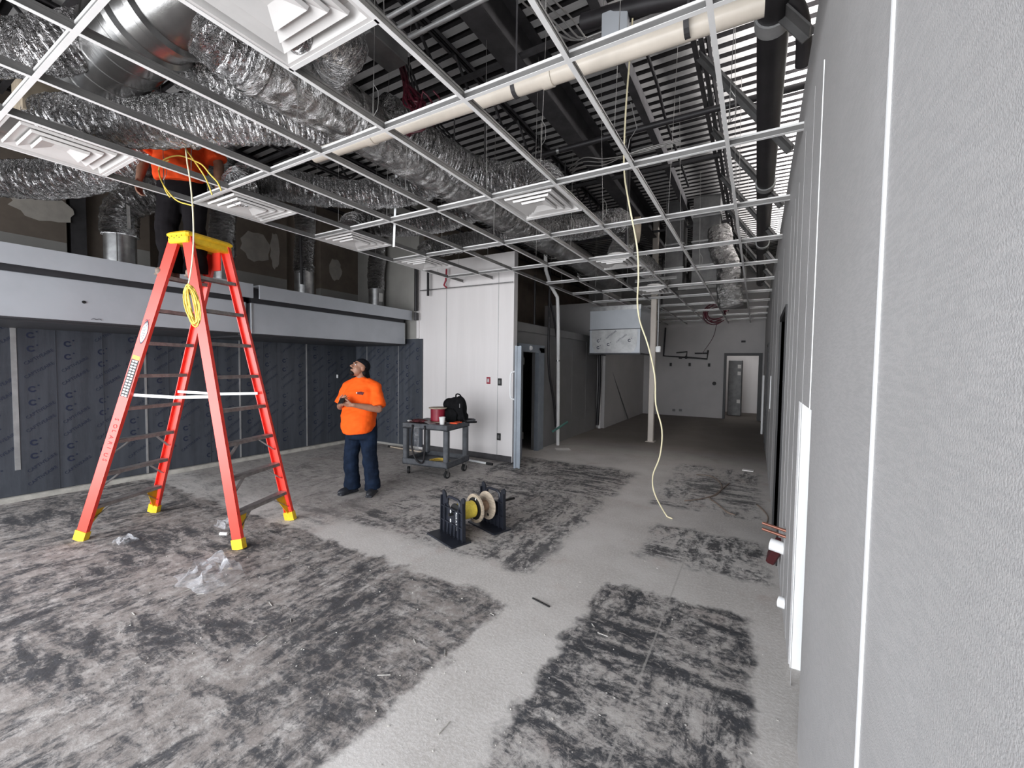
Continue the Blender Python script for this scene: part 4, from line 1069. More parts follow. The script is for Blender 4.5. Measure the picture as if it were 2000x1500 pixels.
# moulded cap
mb = MB(); c = (capN + capF) / 2; L = (capF - capN).length / 2 + .05
Rm = Matrix((edir, wdir, V((0, 0, 1)))).transposed()
mb.bev(c + V((0, 0, .005)), (.26, 2 * L, .05), .018, Rm)
mb.bev(c + V((0, 0, -.04)), (.235, 2 * L - .02, .06), .01, Rm)
for q in (-.06, .06):
    for r_ in (-.12, 0, .12): mb.cyl(c + edir * q + wdir * r_ + V((0, 0, .03)), c + edir * q + wdir * r_ + V((0, 0, .034)), .018, .018, 12)
mb.build('top_cap', 'ladder_yellow', lad)
MB().bar(capF - wdir * .03 + V((0, 0, -.06)), capF - wdir * .03 - V((0, 0, .24)), .10, .012, wdir).build('top_plate', 'ladder_red', lad)
mb = MB()
for i in range(7): mb.cyl(capN - wdir * (L - .12 + .001) * 0 - wdir * .062 + edir * (-.09 + .03 * i) + V((0, 0, -.02 - .015 * (i % 2))), capN - wdir * .066 + edir * (-.09 + .03 * i) + V((0, 0, -.02 - .015 * (i % 2))), .004, .004, 8)
mb.build('rivet', 'ink_black', lad)

# yellow pulled wire and its coil on the ladder
def PY(L, Y): return [aty(a, b_, Y) for a, b_ in L]
t = thing('wire_coil', 'coil of yellow wire hanging in front of the red ladder top', 'wire coil', aty(372, 590, 1.56))
MB().tube(PY([(362, 285), (366, 320), (371, 350), (376, 400), (378, 450), (377, 490), (373, 530), (367, 560)], 1.56), .0055, 6, .05).build('hanging_wire', 'cream_cable', t, smooth=True)
for k in range(9):
    cx, cy = 375 + RND.uniform(-3, 3), 595 + RND.uniform(-3, 5); aw, ah = 5 + 1.1 * k, 36 + RND.uniform(-3, 4)
    lp = [(cx + aw * math.sin(a) + (math.cos(a)) * -7, cy - ah * math.cos(a)) for a in [2 * PI * i / 16 for i in range(17)]]
    MB().tube([aty(x_, y_, 1.56 + .012 * math.sin(i * .8 + k)) for i, (x_, y_) in enumerate(lp)], .0055, 6, .04).build('loop', 'yellow_cable', t, smooth=True)
t = thing('loose_wire', 'loose loops of yellow wire tangled in the grid by the worker', 'wire', aty(340, 320, 1.62))
for L in ([(362, 290), (380, 315), (400, 345), (410, 368), (414, 380)], [(375, 312), (395, 322), (410, 340), (425, 356), (432, 372)], [(310, 333), (314, 318), (328, 308), (350, 304), (374, 311)],
          [(310, 333), (312, 345), (320, 362), (335, 382), (350, 394), (378, 402)], [(318, 358), (325, 375), (332, 385)], [(312, 320), (322, 316), (330, 313)]):
    MB().tube(PY(L, 1.62), .0055, 6, .03).build('strand', 'yellow_cable', t, smooth=True)

# ================================================================ UTILITY CART
cx_, cy_ = -4.095, 4.85; th = math.atan2(.11, .994)
cart = thing('utility_cart', 'dark grey two-shelf utility cart on casters by the white wall', 'cart', (cx_, cy_, 0), th)
def tray(zb, zt, hx0, hx1, hy0, hy1, name):
    mb = MB(); mb.bev(((hx0 + hx1) / 2, (hy0 + hy1) / 2, zb + .012), (hx1 - hx0, hy1 - hy0, .024), .006)
    for (a, b_, c_, d_) in ((hx0, hx1, hy0, hy0 + .025), (hx0, hx1, hy1 - .025, hy1), (hx0, hx0 + .025, hy0, hy1), (hx1 - .025, hx1, hy0, hy1)):
        mb.bev(((a + b_) / 2, (c_ + d_) / 2, (zb + zt) / 2), (b_ - a, d_ - c_, zt - zb), .006)
    return mb.build(name, 'cart_grey', cart, local=True)
tray(.68, .76, -.40, .38, -.31, .31, 'top_tray'); tray(.15, .24, -.40, .38, -.31, .31, 'bottom_tray')
mb = MB().bev((-.01, 0, .752), (.73, .57, .008), .002); mb.build('top_deck', 'cart_grey', cart, local=True)
MB().bev((.05, .52, .745), (.62, .07, .05), .018).bev((-.22, .40, .735), (.05, .2, .04), .01).bev((.33, .40, .735), (.05, .2, .04), .01).build('push_handle', 'cart_grey', cart, local=True)
for sx in (-.36, .335):
    for sy in (-.265, .265): MB().bev((sx, sy, .45), (.075, .075, .47), .012).build('leg', 'cart_grey', cart, local=True)
for sx in (-.33, .33):
    for sy in (-.24, .24):
        mb = MB(); a_ = RND.uniform(-.5, .5); ax_ = V((math.cos(a_), math.sin(a_), 0)); c = V((sx, sy, .052)); 
        mb.lathe(c - ax_ * .018, ax_, [(.034, 0), (.05, .002), (.052, .01), (.052, .026), (.05, .034), (.034, .036)], 24); cs = mb.build('caster', 'rubber', cart, local=True, smooth=40)
        mb = MB(); mb.lathe(c - ax_ * .02, ax_, [(.012, 0), (.03, .001), (.03, .039), (.012, .04)], 20); mb.build('wheel_hub', 'galvanised', cs, local=True, smooth=40)
        mb = MB(); mb.bar(c + ax_ * .028, c + ax_ * .028 + V((0, 0, .10)), .03, .004, ax_).bar(c - ax_ * .028, c - ax_ * .028 + V((0, 0, .10)), .03, .004, ax_).box(c + V((0, 0, .098)), (.06, .06, .006)); mb.build('fork', 'galvanised', cs, local=True)
Rc = Matrix.Rotation(th, 3, 'Z')
def cw(x_, y_, z_): return V((cx_, cy_, 0)) + Rc @ V((x_, y_, z_))
TZ = .757
# red reel
c = cw(.0, .02, TZ); t = thing('cable_reel', 'reel of dark red cable standing on the cart beside the black backpack', 'cable reel', c)
MB().lathe(c, (0, 0, 1), [(.13, 0), (.13, .012), (.02, .012)], 28).build('bottom_flange', 'wood_pale', t, smooth=40)
MB().lathe(c, (0, 0, 1), [(.03, .2), (.135, .2), (.135, .215), (.03, .215)], 28, True).build('top_flange', 'wood_pale', t, smooth=40)
pr_ = [(.03, .013)] + [(.105 + .004 * (i % 2), .014 + .0116 * i) for i in range(17)] + [(.03, .2)]
MB().lathe(c, (0, 0, 1), pr_, 28).build('wound_cable', 'red_plastic', t, smooth=True)
# backpack
c = cw(.20, .18, TZ); t = thing('backpack', 'black backpack standing on the utility cart', 'backpack', c)
mb = MB(); mb.ell(c + V((0, .02, .17)), (.19, .11, .20), None, 24, 16).ell(c + V((.09, .0, .20)), (.11, .10, .19), None, 20, 14).ell(c + V((-.10, -.01, .25)), (.10, .09, .10), None, 20, 14).bev(c + V((0, .02, .08)), (.40, .2, .16), .05)
remesh(mb.build('body', 'bag_black', t), .012, 5)
mb = MB(); mb.ell(c + V((0, -.10, .11)), (.12, .05, .09), None, 18, 12).bev(c + V((0, -.1, .07)), (.22, .07, .12), .03); remesh(mb.build('front_pocket', 'bag_black', t), .01, 4)
MB().tube([c + V((.0, .02, .36)), c + V((.02, .0, .41)), c + V((.08, 0, .41)), c + V((.1, .02, .37))], .011, 8, .02).build('carry_loop', 'bag_black', t, smooth=True)
MB().tube([c + V((.16, -.04, .30)), c + V((.20, -.08, .16)), c + V((.26, -.1, .03)), c + V((.33, -.02, .012)), c + V((.36, .05, .012))], .014, 8, .03).build('strap', 'bag_black', t, smooth=True)
MB().bb(c + V((.155, -.1, .22)), c + V((.165, -.09, .28))).build('zip_pull', 'galvanised', t)
# foam cup, pliers, cloths and tools
c = cw(.22, -.2, TZ); t = thing('cup', 'small white foam cup on the front of the cart', 'cup', c)
MB().lathe(c, (0, 0, 1), [(.0, .004), (.032, .0), (.045, .1), (.048, .1), (.048, .106), (.042, .106), (.03, .01), (0, .012)], 24).build('cup_wall', 'cup_white', t, smooth=40)
def pliers(c, ang, label):
    t = thing('pliers', label, 'hand tool', c, 0, None); R_ = Matrix.Rotation(ang, 3, 'Z')
    for s in (-1, 1): MB().tube([c + R_ @ V((.0, .0, .016)), c + R_ @ V((.04, s * .02, .018)), c + R_ @ V((.12, s * .03, .016))], .011, 8, .02).build('handle', 'orange_plastic', t, smooth=True)
    MB().bar(c + R_ @ V((.0, 0, .016)), c + R_ @ V((-.06, 0, .014)), .02, .014).cyl(c + V((0, 0, .004)), c + V((0, 0, .026)), .012, .012, 12).build('jaw', 'dark_steel', t)
pliers(cw(.30, -.12, TZ), .3, 'orange-handled pliers at the right front of the cart')
pliers(cw(.33, -.07, TZ), 1.2, 'orange-handled pliers lying behind the first pair')
c = cw(-.2, -.16, TZ); 
mb = MB(); mb.sheet(lambda u, v: c + V(((u - .5) * .26, (v - .5) * .2, .012 + .03 * abs(noise.noise(V((u * 4, v * 4, 2.2)))) + .03 * math.sin(PI * u) * math.sin(PI * v))), 22, 16)
mb.add([v - V((0, 0, v.z - TZ)) for v in mb.v[:22 * 16]], [tuple(reversed(f)) for f in mb.f[:21 * 15]])
tag(mb.build('cloth', 'cloth_maroon', smooth=True), 'crumpled dark red cloth on the cart in front of the cable reel', 'cloth')
c = cw(-.02, -.2, TZ)
tag(MB().bar(c + V((-.1, .05, .025)), c + V((.14, -.06, .006)), .09, .006).bar(c + V((-.1, .05, .01)), c + V((.1, -.045, .006)), .03, .012).build('folder', 'galv_dull'), 'grey flat sheet leaning against the front of the cable reel', 'sheet')
for i, (x_, y_, a_) in enumerate(((-.32, -.2, .2), (-.34, -.12, -.3), (-.30, -.05, .5))):
    c = cw(x_, y_, TZ); R_ = Matrix.Rotation(a_, 3, 'Z'); t = thing('screwdriver', '%s screwdriver of the tools at the left end of the cart' % ('front', 'middle', 'rear')[i], 'hand tool', c, 0, 'tools at the left end of the cart')
    MB().cap(c + R_ @ V((-.05, 0, .016)), .014, c + R_ @ V((.03, 0, .016)), .012, 10).build('handle', ('paper', 'ink_black', 'red_plastic')[i], t, smooth=True)
    MB().cyl(c + R_ @ V((.03, 0, .016)), c + R_ @ V((.13, 0, .014)), .004, .004, 8).build('shaft', 'galvanised', t)
# hose loop and clear bag hanging over the front edge, coil on the lower shelf
tag(MB().tube([cw(-.20, -.325, .74), cw(-.205, -.34, .6), cw(-.2, -.34, .42), cw(-.14, -.34, .26), cw(-.05, -.34, .2), cw(.0, -.34, .24), cw(.02, -.34, .4), cw(.02, -.34, .6), cw(.01, -.325, .74)], .013, 8, .03).build('hose_loop', 'black_pipe', smooth=True), 'black hose loop hanging over the front of the cart', 'hose')
mb = MB(); mb.sheet(lambda u, v: cw(-.1 + .05 * math.cos(2 * PI * u) * (1 - .3 * v), -.345 - .02 + .012 * math.sin(2 * PI * u) + .01 * noise.noise(V((u * 6, v * 7, 1))), .72 - .36 * v + .01 * noise.noise(V((u * 9, v * 5, 5)))), 20, 24, True)
tag(mb.build('plastic_bag', 'clear', smooth=True), 'clear plastic bag hanging inside the black hose loop', 'plastic bag')
t = thing('wire_coil', 'yellow wire coil lying on the lower shelf of the cart', 'wire coil', cw(.1, -.08, .174))
for k in range(8):
    c = cw(.1 + RND.uniform(-.01, .01), -.08 + RND.uniform(-.01, .01), .18 + .008 * (k % 4)); r_ = .14 - .012 * (k // 4) + RND.uniform(-.008, .008)
    MB().tube([c + V((math.cos(a) * r_, math.sin(a) * r_, .004 * math.sin(a * 3 + k))) for a in [2 * PI * i / 24 for i in range(25)]], .006, 6, .05).build('loop', 'yellow_cable', t, smooth=True)
# extension pole on the floor
a, b_ = V((-6.05, 5.80, .02)), V((-3.74, 5.66, .02)); d = (b_ - a).normalized()
t = thing('extension_pole', 'long pale extension pole lying on the floor behind the cart', 'pole', a.lerp(b_, .5))
MB().cyl(a, b_, .013, .013, 12).build('shaft', 'wood_pale', t, smooth=40); MB().cyl(b_ - d * .75, b_, .017, .017, 12).build('outer_sleeve', 'strip_white', t, smooth=40)
MB().cyl(b_, b_ + d * .12, .022, .02, 12).build('grip', 'rubber', t, smooth=40); MB().cyl(a - d * .06, a, .02, .018, 12).build('tip', 'rubber', t, smooth=40)

# ================================================================ WIRE DISPENSER ON THE FLOOR
s0 = V((-2.415, 3.03, 0)); un = V((.944, -.33, 0)); nn_ = V((.33, .944, 0)); up = V((0, 0, 1))
wd_ = thing('reel_stand', 'black plastic reel stand holding the wire reels on the floor', 'reel stand', s0 + nn_ * .25)
def S(u, n, z): return s0 + un * u + nn_ * n + up * z
def stand_side(n0, text):
    mb = MB(); mb.bar(S(-.215, n0 - .0, .008), S(.215, n0, .008), .21, .016); base = mb.build('base_plate', 'black_plastic', wd_)
    mb = MB(); q = n0 + .045
    body = [(-.195, .016), (.195, .016), (.185, .32), (.19, .395), (.165, .41), (.13, .385), (.115, .32), (.06, .255), (.0, .235), (-.06, .255), (-.115, .32), (-.13, .385), (-.165, .41), (-.19, .395), (-.185, .32)]
    mb.prism(body, S(0, q, 0), un, up, nn_, .014)
    fr = q - .020
    for u in (-.188, -.12, .12, .188): mb.bar(S(u, fr + .010, .016), S(u * .97, fr + .010, .36 if abs(u) > .15 else .29), .012, .022, nn_)
    for u in (-.06, 0, .06): mb.bar(S(u, fr + .012, .016), S(u, fr + .022, .13), .008, .03, nn_)
    for z in (.13, .265): mb.bar(S(-.185, fr + .012, z), S(.185, fr + .012, z), .016, .010, up)
    for (u, z) in ((-.15, .21), (.15, .21), (-.15, .16), (.15, .16)): mb.lathe(S(u, fr + .014, z), nn_, [(.022, 0), (.026, 0), (.026, .02), (.022, .02)], 14, True)
    mb.build('side_panel', 'black_plastic', wd_)
    mb = MB(); mb.tube([S(-.105, q + .007, .28), S(-.10, q + .007, .345), S(-.075, q + .007, .365), S(.075, q + .007, .365), S(.10, q + .007, .345), S(.105, q + .007, .28)], .014, 8, .03); mb.build('carry_handle', 'black_plastic', wd_, smooth=True)
    if text:
        MB().text('Rack-A-Tiers', S(.052, q - .002, .25), -up, un, .032).build('brand_lettering', 'strip_white', wd_)
        for k, (z0, z1) in enumerate(((.25, .205), (.165, .12))):
            mb = MB()
            for i in range(4): mb.bar(S(-.035, q - .002, z0 + (z1 - z0) * (i + .15) / 4), S(-.035, q - .002, z0 + (z1 - z0) * (i + .8) / 4), .016 + .004 * (i % 2), .001, nn_)
            mb.build('side_lettering', 'strip_white', wd_)
stand_side(0, True); stand_side(.47, False)
AZ = .22
MB().cyl(S(0, -.0, AZ), S(0, .80, AZ), .013, .013, 14).build('axle_rod', 'ink_black', wd_, smooth=40)
def flange(n0, r, name, m, t, th_=.014):
    MB().lathe(S(0, n0, AZ), nn_, [(.018, 0), (r, 0), (r + .004, .004), (r + .004, th_ - .004), (r, th_), (.018, th_)], 36, True).build(name, m, t, smooth=40)
t = thing('wire_reel', 'reel wound with bright yellow wire, nearest on the black stand', 'cable reel', S(0, .16, AZ - .14))
flange(.07, .085, 'flange', 'ink_black', t)
prf = [(.02, .085)] + [(.076 + .005 * (i % 2), .086 + .0105 * i) for i in range(19)] + [(.02, .286)]
MB().lathe(S(0, 0, AZ), nn_, prf, 28).build('wound_wire', 'yellow_bright', t, smooth=True)
flange(.29, .135, 'flange', 'ink_black', t, .006)
MB().lathe(S(0, .296, AZ), nn_, [(.02, 0), (.137, -.008), (.14, 0), (.14, .01), (.02, .01)], 36, True).build('flange_rim', 'wood_pale', t, smooth=40)
for sgn in (-1, 1): MB().bar(S(sgn * .02, .287, AZ + sgn * .085), S(sgn * .03, .287, AZ + sgn * .11), .012, .002, nn_).build('flange_slot', 'paper', t)
MB().tube([S(-.02, .13, AZ - .07), S(-.0, .10, AZ - .12), S(-.05, .06, AZ - .165), S(-.1, .05, AZ - .18)], .005, 6, .02).build('loose_end', 'yellow_cable', t, smooth=True)
t = thing('wire_reel', 'empty pale wooden reel, farther on the black stand', 'cable reel', S(0, .36, AZ - .14))
MB().cyl(S(0, .312, AZ), S(0, .435, AZ), .05, .05, 24).build('core', 'wood_core', t, smooth=40)
flange(.435, .135, 'flange', 'wood_pale', t); flange(.31, .10, 'flange', 'wood_pale', t)
MB().cyl(S(.03, .433, AZ - .085), S(.03, .436, AZ - .085), .014, .014, 12).build('flange_hole', 'ink_black', t)

# ================================================================ LITTER
def crumple(c, sx, sy, h, seed, name, label, m='clear', nu=18, nv=14):
    c = V(c); s = V((seed, seed * 2.1, 0))
    def f(u, v):
        e = min(u, 1 - u, v, 1 - v) * 4; k = min(1, e)
        z = h * k * (0.35 + .9 * abs(noise.noise(V((u * 3.2, v * 3.2, 0)) + s)) + .35 * noise.noise(V((u * 8, v * 8, 1)) + s))
        wob = V((noise.noise(V((u * 3, v * 3, 3)) + s), noise.noise(V((u * 3, v * 3, 7)) + s), 0)) * .25
        return c + V(((u - .5 + wob.x) * sx, (v - .5 + wob.y) * sy, .004 + max(0, z)))
    mb = MB(); mb.sheet(f, nu, nv)
    return tag(mb.build(name, m, smooth=25), label, 'plastic bag' if m == 'clear' else 'litter')
crumple(atz(412, 1128, 0), .42, .32, .15, 3.3, 'plastic_bag', 'large crumpled clear plastic bag on the floor in front of the ladder', nu=26, nv=22)
crumple(atz(245, 1058, 0), .15, .12, .07, 8.1, 'plastic_bag', 'small clear plastic scrap on the floor between the ladder legs')
crumple(atz(440, 1027, 0), .22, .12, .07, 5.7, 'plastic_bag', 'crumpled clear plastic scrap behind the near right ladder foot')
tag(MB().bar(atz(1085, 877, .004), atz(1113, 877, .004), .22, .003).build('paper_scrap', 'paper'), 'white sheet of paper on the floor by the white standpipe', 'paper')
tag(MB().bar(atz(1450, 917, .01), atz(1472, 920, .01), .1, .012).build('paper_scrap', 'paper'), 'white scrap on the floor near the right wall', 'paper')
a = atz(1040, 1168, .006); b_ = atz(1073, 1185, .006)
tag(MB().bar(a, b_, .008, .008).build('wood_stick', 'ink_black'), 'short dark stick on the bare floor in front of the reel stand', 'stick')
a = atz(430, 1042, .014); tag(MB().cyl(a, a + V((.07, .03, 0)), .014, .014, 10).build('foam_piece', 'cup_white', smooth=40), 'small white foam piece beside the plastic scrap at the ladder foot', 'litter')
def floorcable(L, label, m='brown_cable'):
    pts = [atz(x_, y_, .008) for x_, y_ in L]
    tag(MB().tube(pts, .007, 6, .03).build('floor_cable', m, smooth=True), label, 'cable')
floorcable([(1337, 978), (1365, 975), (1392, 968), (1408, 957), (1424, 944)], 'pale brown cable on the rear floor, lighter of the pair')
floorcable([(1360, 927), (1385, 929), (1402, 938), (1410, 952), (1400, 966), (1386, 972), (1402, 985), (1420, 1000), (1436, 1006)], 'dark brown cable looping across the rear floor')
floorcable([(1478, 985), (1492, 998), (1500, 1010), (1497, 1025)], 'short brown cable on the floor beside the dark door')
mb = MB()
for k in range(420):
    if k < 240: p = V((RND.uniform(-4.5, -1.2), RND.uniform(.8, 3.2), 0))
    elif k < 340: p = V((RND.uniform(-1.2, .15), RND.uniform(1.2, 4.5), 0))
    else: p = V((RND.uniform(-6.8, -.2), RND.uniform(2.5, 8), 0))
    if (p - V((-4.2, 3.5, 0))).length < .3: continue
    s_ = RND.uniform(.003, .010); a_ = RND.uniform(0, PI)
    mb.bev(p + V((0, 0, .003)), (s_, s_ * RND.uniform(.3, .9), .005), .001, rot_mat(0, 0, a_))
for k in range(16):
    p = V((RND.uniform(-3.5, -.2), RND.uniform(1.0, 3.0), .004)); a_ = RND.uniform(0, PI); mb.bar(p, p + V((math.cos(a_), math.sin(a_), 0)) * RND.uniform(.03, .08), .004, .004)
tag(mb.build('floor_debris', 'debris'), 'scattered small chips and splinters of building debris on the floor', 'debris', kind='stuff')
# ================================================================ PEOPLE
def hand(mb, w_, d, n, side, curl, sc=1.0):
    """palm, four unequal fingers and a thumb; d points along the hand, n out of the palm"""
    w_, d, n = V(w_), V(d).normalized(), V(n); n = (n - d * n.dot(d)).normalized(); s = d.cross(n) * side
    mb.cap(w_ - d * .01, .025 * sc, w_ + d * .03 * sc, .026 * sc, 12)
    for i, (off, ln) in enumerate(((.032, .92), (.011, 1.0), (-.010, .95), (-.030, .76))):
        b_ = w_ + d * (.088 - .004 * abs(i - 1)) * sc + s * off * sc
        mb.cap(w_ + d * .02 * sc + s * off * .7 * sc, .014 * sc, b_, .0115 * sc, 10)
        p = b_; ang = curl * .5
        for seg, L in enumerate((.042, .026, .022)):
            dirv = d * math.cos(ang) + n * math.sin(ang); q = p + dirv * L * ln * sc
            mb.cap(p, (.0095 - .001 * seg) * sc, q, (.0088 - .001 * seg) * sc, 8); p = q; ang += curl * (.9 + .08 * i)
    p = w_ + d * .028 * sc + s * .028 * sc
    for L, dv, r in ((.042, d * .62 + s * .62 + n * .3, .012), (.032, d * .85 + s * .1 + n * .45, .0105), (.026, d * .85 - s * .1 + n * .5, .009)):
        dv = dv.normalized(); q = p + dv * L * sc; mb.cap(p, r * sc, q, (r - .001) * sc, 8); p = q

def wrinkle(o, amp, scale, seed, zamp=None):
    me = o.data; s = V((seed, seed * 1.7, seed * .3))
    for v in me.vertices:
        c = v.co; a = amp if zamp is None else zamp(c.z, amp)
        k = noise.noise(V((c.x * scale, c.y * scale, c.z * scale * 1.8)) + s) + .5 * noise.noise(V((c.x * scale * 2.3, c.y * scale * 2.3, c.z * scale * 4)) + s)
        v.co = c + v.normal * (a * k)
    me.update()

def loft(mb, rings, n=28):
    """closed body of elliptical rings (x, y, z, rx, ry, tilt of z towards the front)"""
    vs = []
    for (x_, y_, z_, rx, ry, tl) in rings:
        for i in range(n):
            a = 2 * PI * i / n; sx, sy = math.cos(a), math.sin(a)
            vs.append(V((x_ + rx * (abs(sx) ** .85) * (1 if sx >= 0 else -1), y_ + ry * (abs(sy) ** .85) * (1 if sy >= 0 else -1), z_ + tl * sy)))
    m_ = len(rings); fs = [(j * n + i, j * n + (i + 1) % n, (j + 1) * n + (i + 1) % n, (j + 1) * n + i) for j in range(m_ - 1) for i in range(n)]
    fs += [tuple(reversed(range(n))), tuple(range((m_ - 1) * n, m_ * n))]
    mb.add(vs, fs)

def person(label, loc, rz, pose, mats, facial=True):
    t = thing('person', label, 'person', loc, rz)
    P = pose; hc = V(P['head']); HR = rot_mat(P['pitch'], 0, P['yaw'])
    H = lambda x_, y_, z_: hc + HR @ V((x_, y_, z_))
    # ---- one continuous body
    mb = MB()
    loft(mb, [(0, 0, .84, .13, .10, 0), (0, 0, .95, .145, .11, 0), (0, .01, 1.1, .15, .12, 0), (0, 0, 1.25, .16, .11, 0), (0, -.01, 1.36, .155, .09, 0), (0, -.01, 1.42, .08, .06, 0)])
    mb.cap((0, -.01, 1.38), .06, H(0, -.035, -.06), .053)
    for s in (-1, 1):
        k = 'R' if s > 0 else 'L'
        sh, el, wr = V(P['sh' + k]), V(P['el' + k]), V(P['wr' + k])
        mb.cap((s * .08, 0, 1.36), .05, sh, .052); mb.cap(sh, .052, el, .041); mb.cap(el, .043, el.lerp(wr, .35), .044); mb.cap(el.lerp(wr, .35), .043, wr, .027)
        hand(mb, wr, P['hd' + k], P['hn' + k], P['hs' + k], P['curl' + k])
        kn, an = V(P['kn' + k]), V(P['an' + k])
        mb.cap((s * .085, 0, .86), .075, kn, .05); mb.cap(kn, .05, an, .035)
    mb.ell(H(0, -.012, .028), (.074, .094, .088), HR, 24, 16); mb.ell(H(0, .022, -.028), (.063, .066, .085), HR, 20, 14)
    mb.ell(H(0, .042, -.085), (.040, .042, .032), HR); mb.ell(H(.03, .05, -.03), (.028, .026, .026), HR); mb.ell(H(-.03, .05, -.03), (.028, .026, .026), HR)
    mb.cap(H(0, .085, .014), .0095, H(0, .112, -.024), .0135); mb.ell(H(.012, .098, -.028), (.01, .012, .008), HR); mb.ell(H(-.012, .098, -.028), (.01, .012, .008), HR)
    mb.ell(H(0, .083, .03), (.048, .014, .009), HR); mb.ell(H(0, .087, -.056), (.023, .013, .007), HR); mb.ell(H(0, .085, -.069), (.021, .013, .008), HR)
    for s in (-1, 1): mb.ell(H(s * .074, -.012, -.008), (.010, .022, .033), HR)
    body = remesh(mb.build('body', mats['skin'], t, local=True), .0055, 3, .4)
    if facial:
        for s in (-1, 1):
            MB().ell(H(s * .03, .0795, .008), (.0125, .008, .008), HR, 12, 8).build('eye', 'strip_white', t, smooth=True, local=True)
            MB().ell(H(s * .03, .0865, .010), (.006, .003, .006), HR, 10, 6).build('iris', 'ink_black', t, smooth=True, local=True)
            MB().ell(H(s * .032, .088, .026), (.021, .006, .005), HR, 12, 6).build('eyebrow', 'hair_black', t, smooth=True, local=True)
        mb = MB().ell(H(0, .062, -.098), (.036, .034, .026), HR, 16, 10).ell(H(0, .088, -.088), (.022, .014, .014), HR).cap(H(-.02, .096, -.052), .007, H(.02, .096, -.052), .007)
        remesh(mb.build('beard', 'hair_black', t, local=True), .005, 2)
    # cap worn backwards, hair under it
    mb = MB()
    vs = MB().ell((0, 0, 0), (.083, .103, .092), None, 28, 20)
    keep = [v for v in vs.v]
    mb.ell(H(0, -.016, .036), (.081, .101, .087), HR, 28, 18)
    mb2 = MB(); cut = []
    for v in mb.v:
        l = HR.inverted() @ (v - hc); lim = .045 - .28 * (l.y + .016) * (-1 if l.y < -.02 else .0) - (.0 if l.y > 0 else 0)
        lim = .040 + .25 * l.y if l.y > 0 else .040 + .55 * l.y
        if l.z < lim: l = V((l.x * .985, l.y * .985, lim))
        mb2.v.append(hc + HR @ l)
    mb2.f = mb.f; mb2.m = mb.m
    n = 10; br = []
    for j in range(5):
        for i in range(n):
            a = PI + PI * (.12 + .76 * i / (n - 1)); r_ = 1 + .16 * j
            br.append(H(.078 * math.cos(a) * (1 + .05 * j), -.016 + .098 * math.sin(a) * r_, .0 - .022 * j + .008 * math.sin((i / (n - 1)) * PI)))
    mb2.add(br, [(j * n + i, j * n + i + 1, (j + 1) * n + i + 1, (j + 1) * n + i) for j in range(4) for i in range(n - 1)])
    mb2.add([v - HR @ V((0, 0, .005)) for v in br], [(j * n + i, (j + 1) * n + i, (j + 1) * n + i + 1, j * n + i + 1) for j in range(4) for i in range(n - 1)])
    mb2.build('cap', 'cap_black', t, smooth=50, local=True)
    mb = MB().ell(H(0, -.06, -.03), (.072, .058, .065), HR).ell(H(.066, -.03, -.005), (.012, .03, .03), HR).ell(H(-.066, -.03, -.005), (.012, .03, .03), HR)
    remesh(mb.build('hair', 'hair_black', t, local=True), .007, 2)
    # ---- shirt
    mb = MB(); b = P.get('belly', .02); hm = P.get('hem', 0)
    loft(mb, [(0, .03 + b, .79 + hm, .178, .145 + b, -.025), (0, .025 + b, .84 + hm * .9, .192, .16 + b, -.02), (0, .02 + b, .98, .198, .162 + b, 0), (0, .015, 1.12, .200, .16, 0), (0, .0, 1.26, .20, .145, 0), (0, -.01, 1.34, .165, .115, 0), (0, -.01, 1.41, .10, .085, 0), (0, -.01, 1.445, .068, .068, .0)])
    for s in (-1, 1):
        k = 'R' if s > 0 else 'L'; sh, el = V(P['sh' + k]), V(P['el' + k])
        mb.cap((s * .09, -.005, 1.355), .08, sh, .074); mb.cap(sh, .074, sh.lerp(el, .45), .080)
        d = (el - sh).normalized(); mb.cyl(sh.lerp(el, .45), sh.lerp(el, .88), .080, .092, 20)
    sh_ = remesh(mb.build('shirt', mats['shirt'], t, local=True), .009, 5)
    wrinkle(sh_, .009, 8, 3.1)
    # neck opening edge
    mb = MB(); mb.lathe((0, -.004, 1.438), (0, .25, 1), [(.062, -.006), (.068, 0), (.066, .008), (.058, .008), (.056, -.002)], 24, True); mb.build('collar', mats['shirt'], t, smooth=True, local=True)
    # ---- trousers
    mb = MB()
    loft(mb, [(0, .005, .69, .18, .135, 0), (0, .0, .80, .19, .15, 0), (0, .0, .92, .185, .14, 0), (0, .0, .97, .175, .13, 0)])
    for s in (-1, 1):
        k = 'R' if s > 0 else 'L'; kn, an = V(P['kn' + k]), V(P['an' + k])
        mb.cap((s * .092, .0, .76), .108, kn, .088); mb.cap(kn, .09, kn.lerp(an, .6), .09)
        mb.cyl(kn.lerp(an, .55), an + V((0, 0, -.035)), .088, .098, 20)
    tr_ = remesh(mb.build('trousers', mats['trousers'], t, local=True), .009, 5)
    wrinkle(tr_, .007, 6, 9.4, lambda z, a: a * (1.9 if z < .34 else (1.3 if z < .55 else .6)))
    # ---- boots
    for s in (-1, 1):
        k = 'R' if s > 0 else 'L'; an = V(P['an' + k]); fd = V(P['ft' + k]).normalized(); sd = V((fd.y, -fd.x, 0)); g = P['ground' + k]
        bp = MB(); R_ = Matrix((sd, fd, V((0, 0, 1)))).transposed(); o = V((an.x, an.y, g))
        bp.ell(o + fd * .10 + V((0, 0, .045)), (.05, .11, .045), R_); bp.ell(o - fd * .02 + V((0, 0, .055)), (.042, .065, .055), R_); bp.cap(o + V((0, 0, .06)), .048, o + V((0, 0, .15)), .05)
        bp.bev(o + fd * .055 + V((0, 0, .014)), (.09, .28, .026), .012, R_)
        bo = remesh(bp.build('boot', mats['boot'], t, local=True), .007, 2)
    return t, sh_

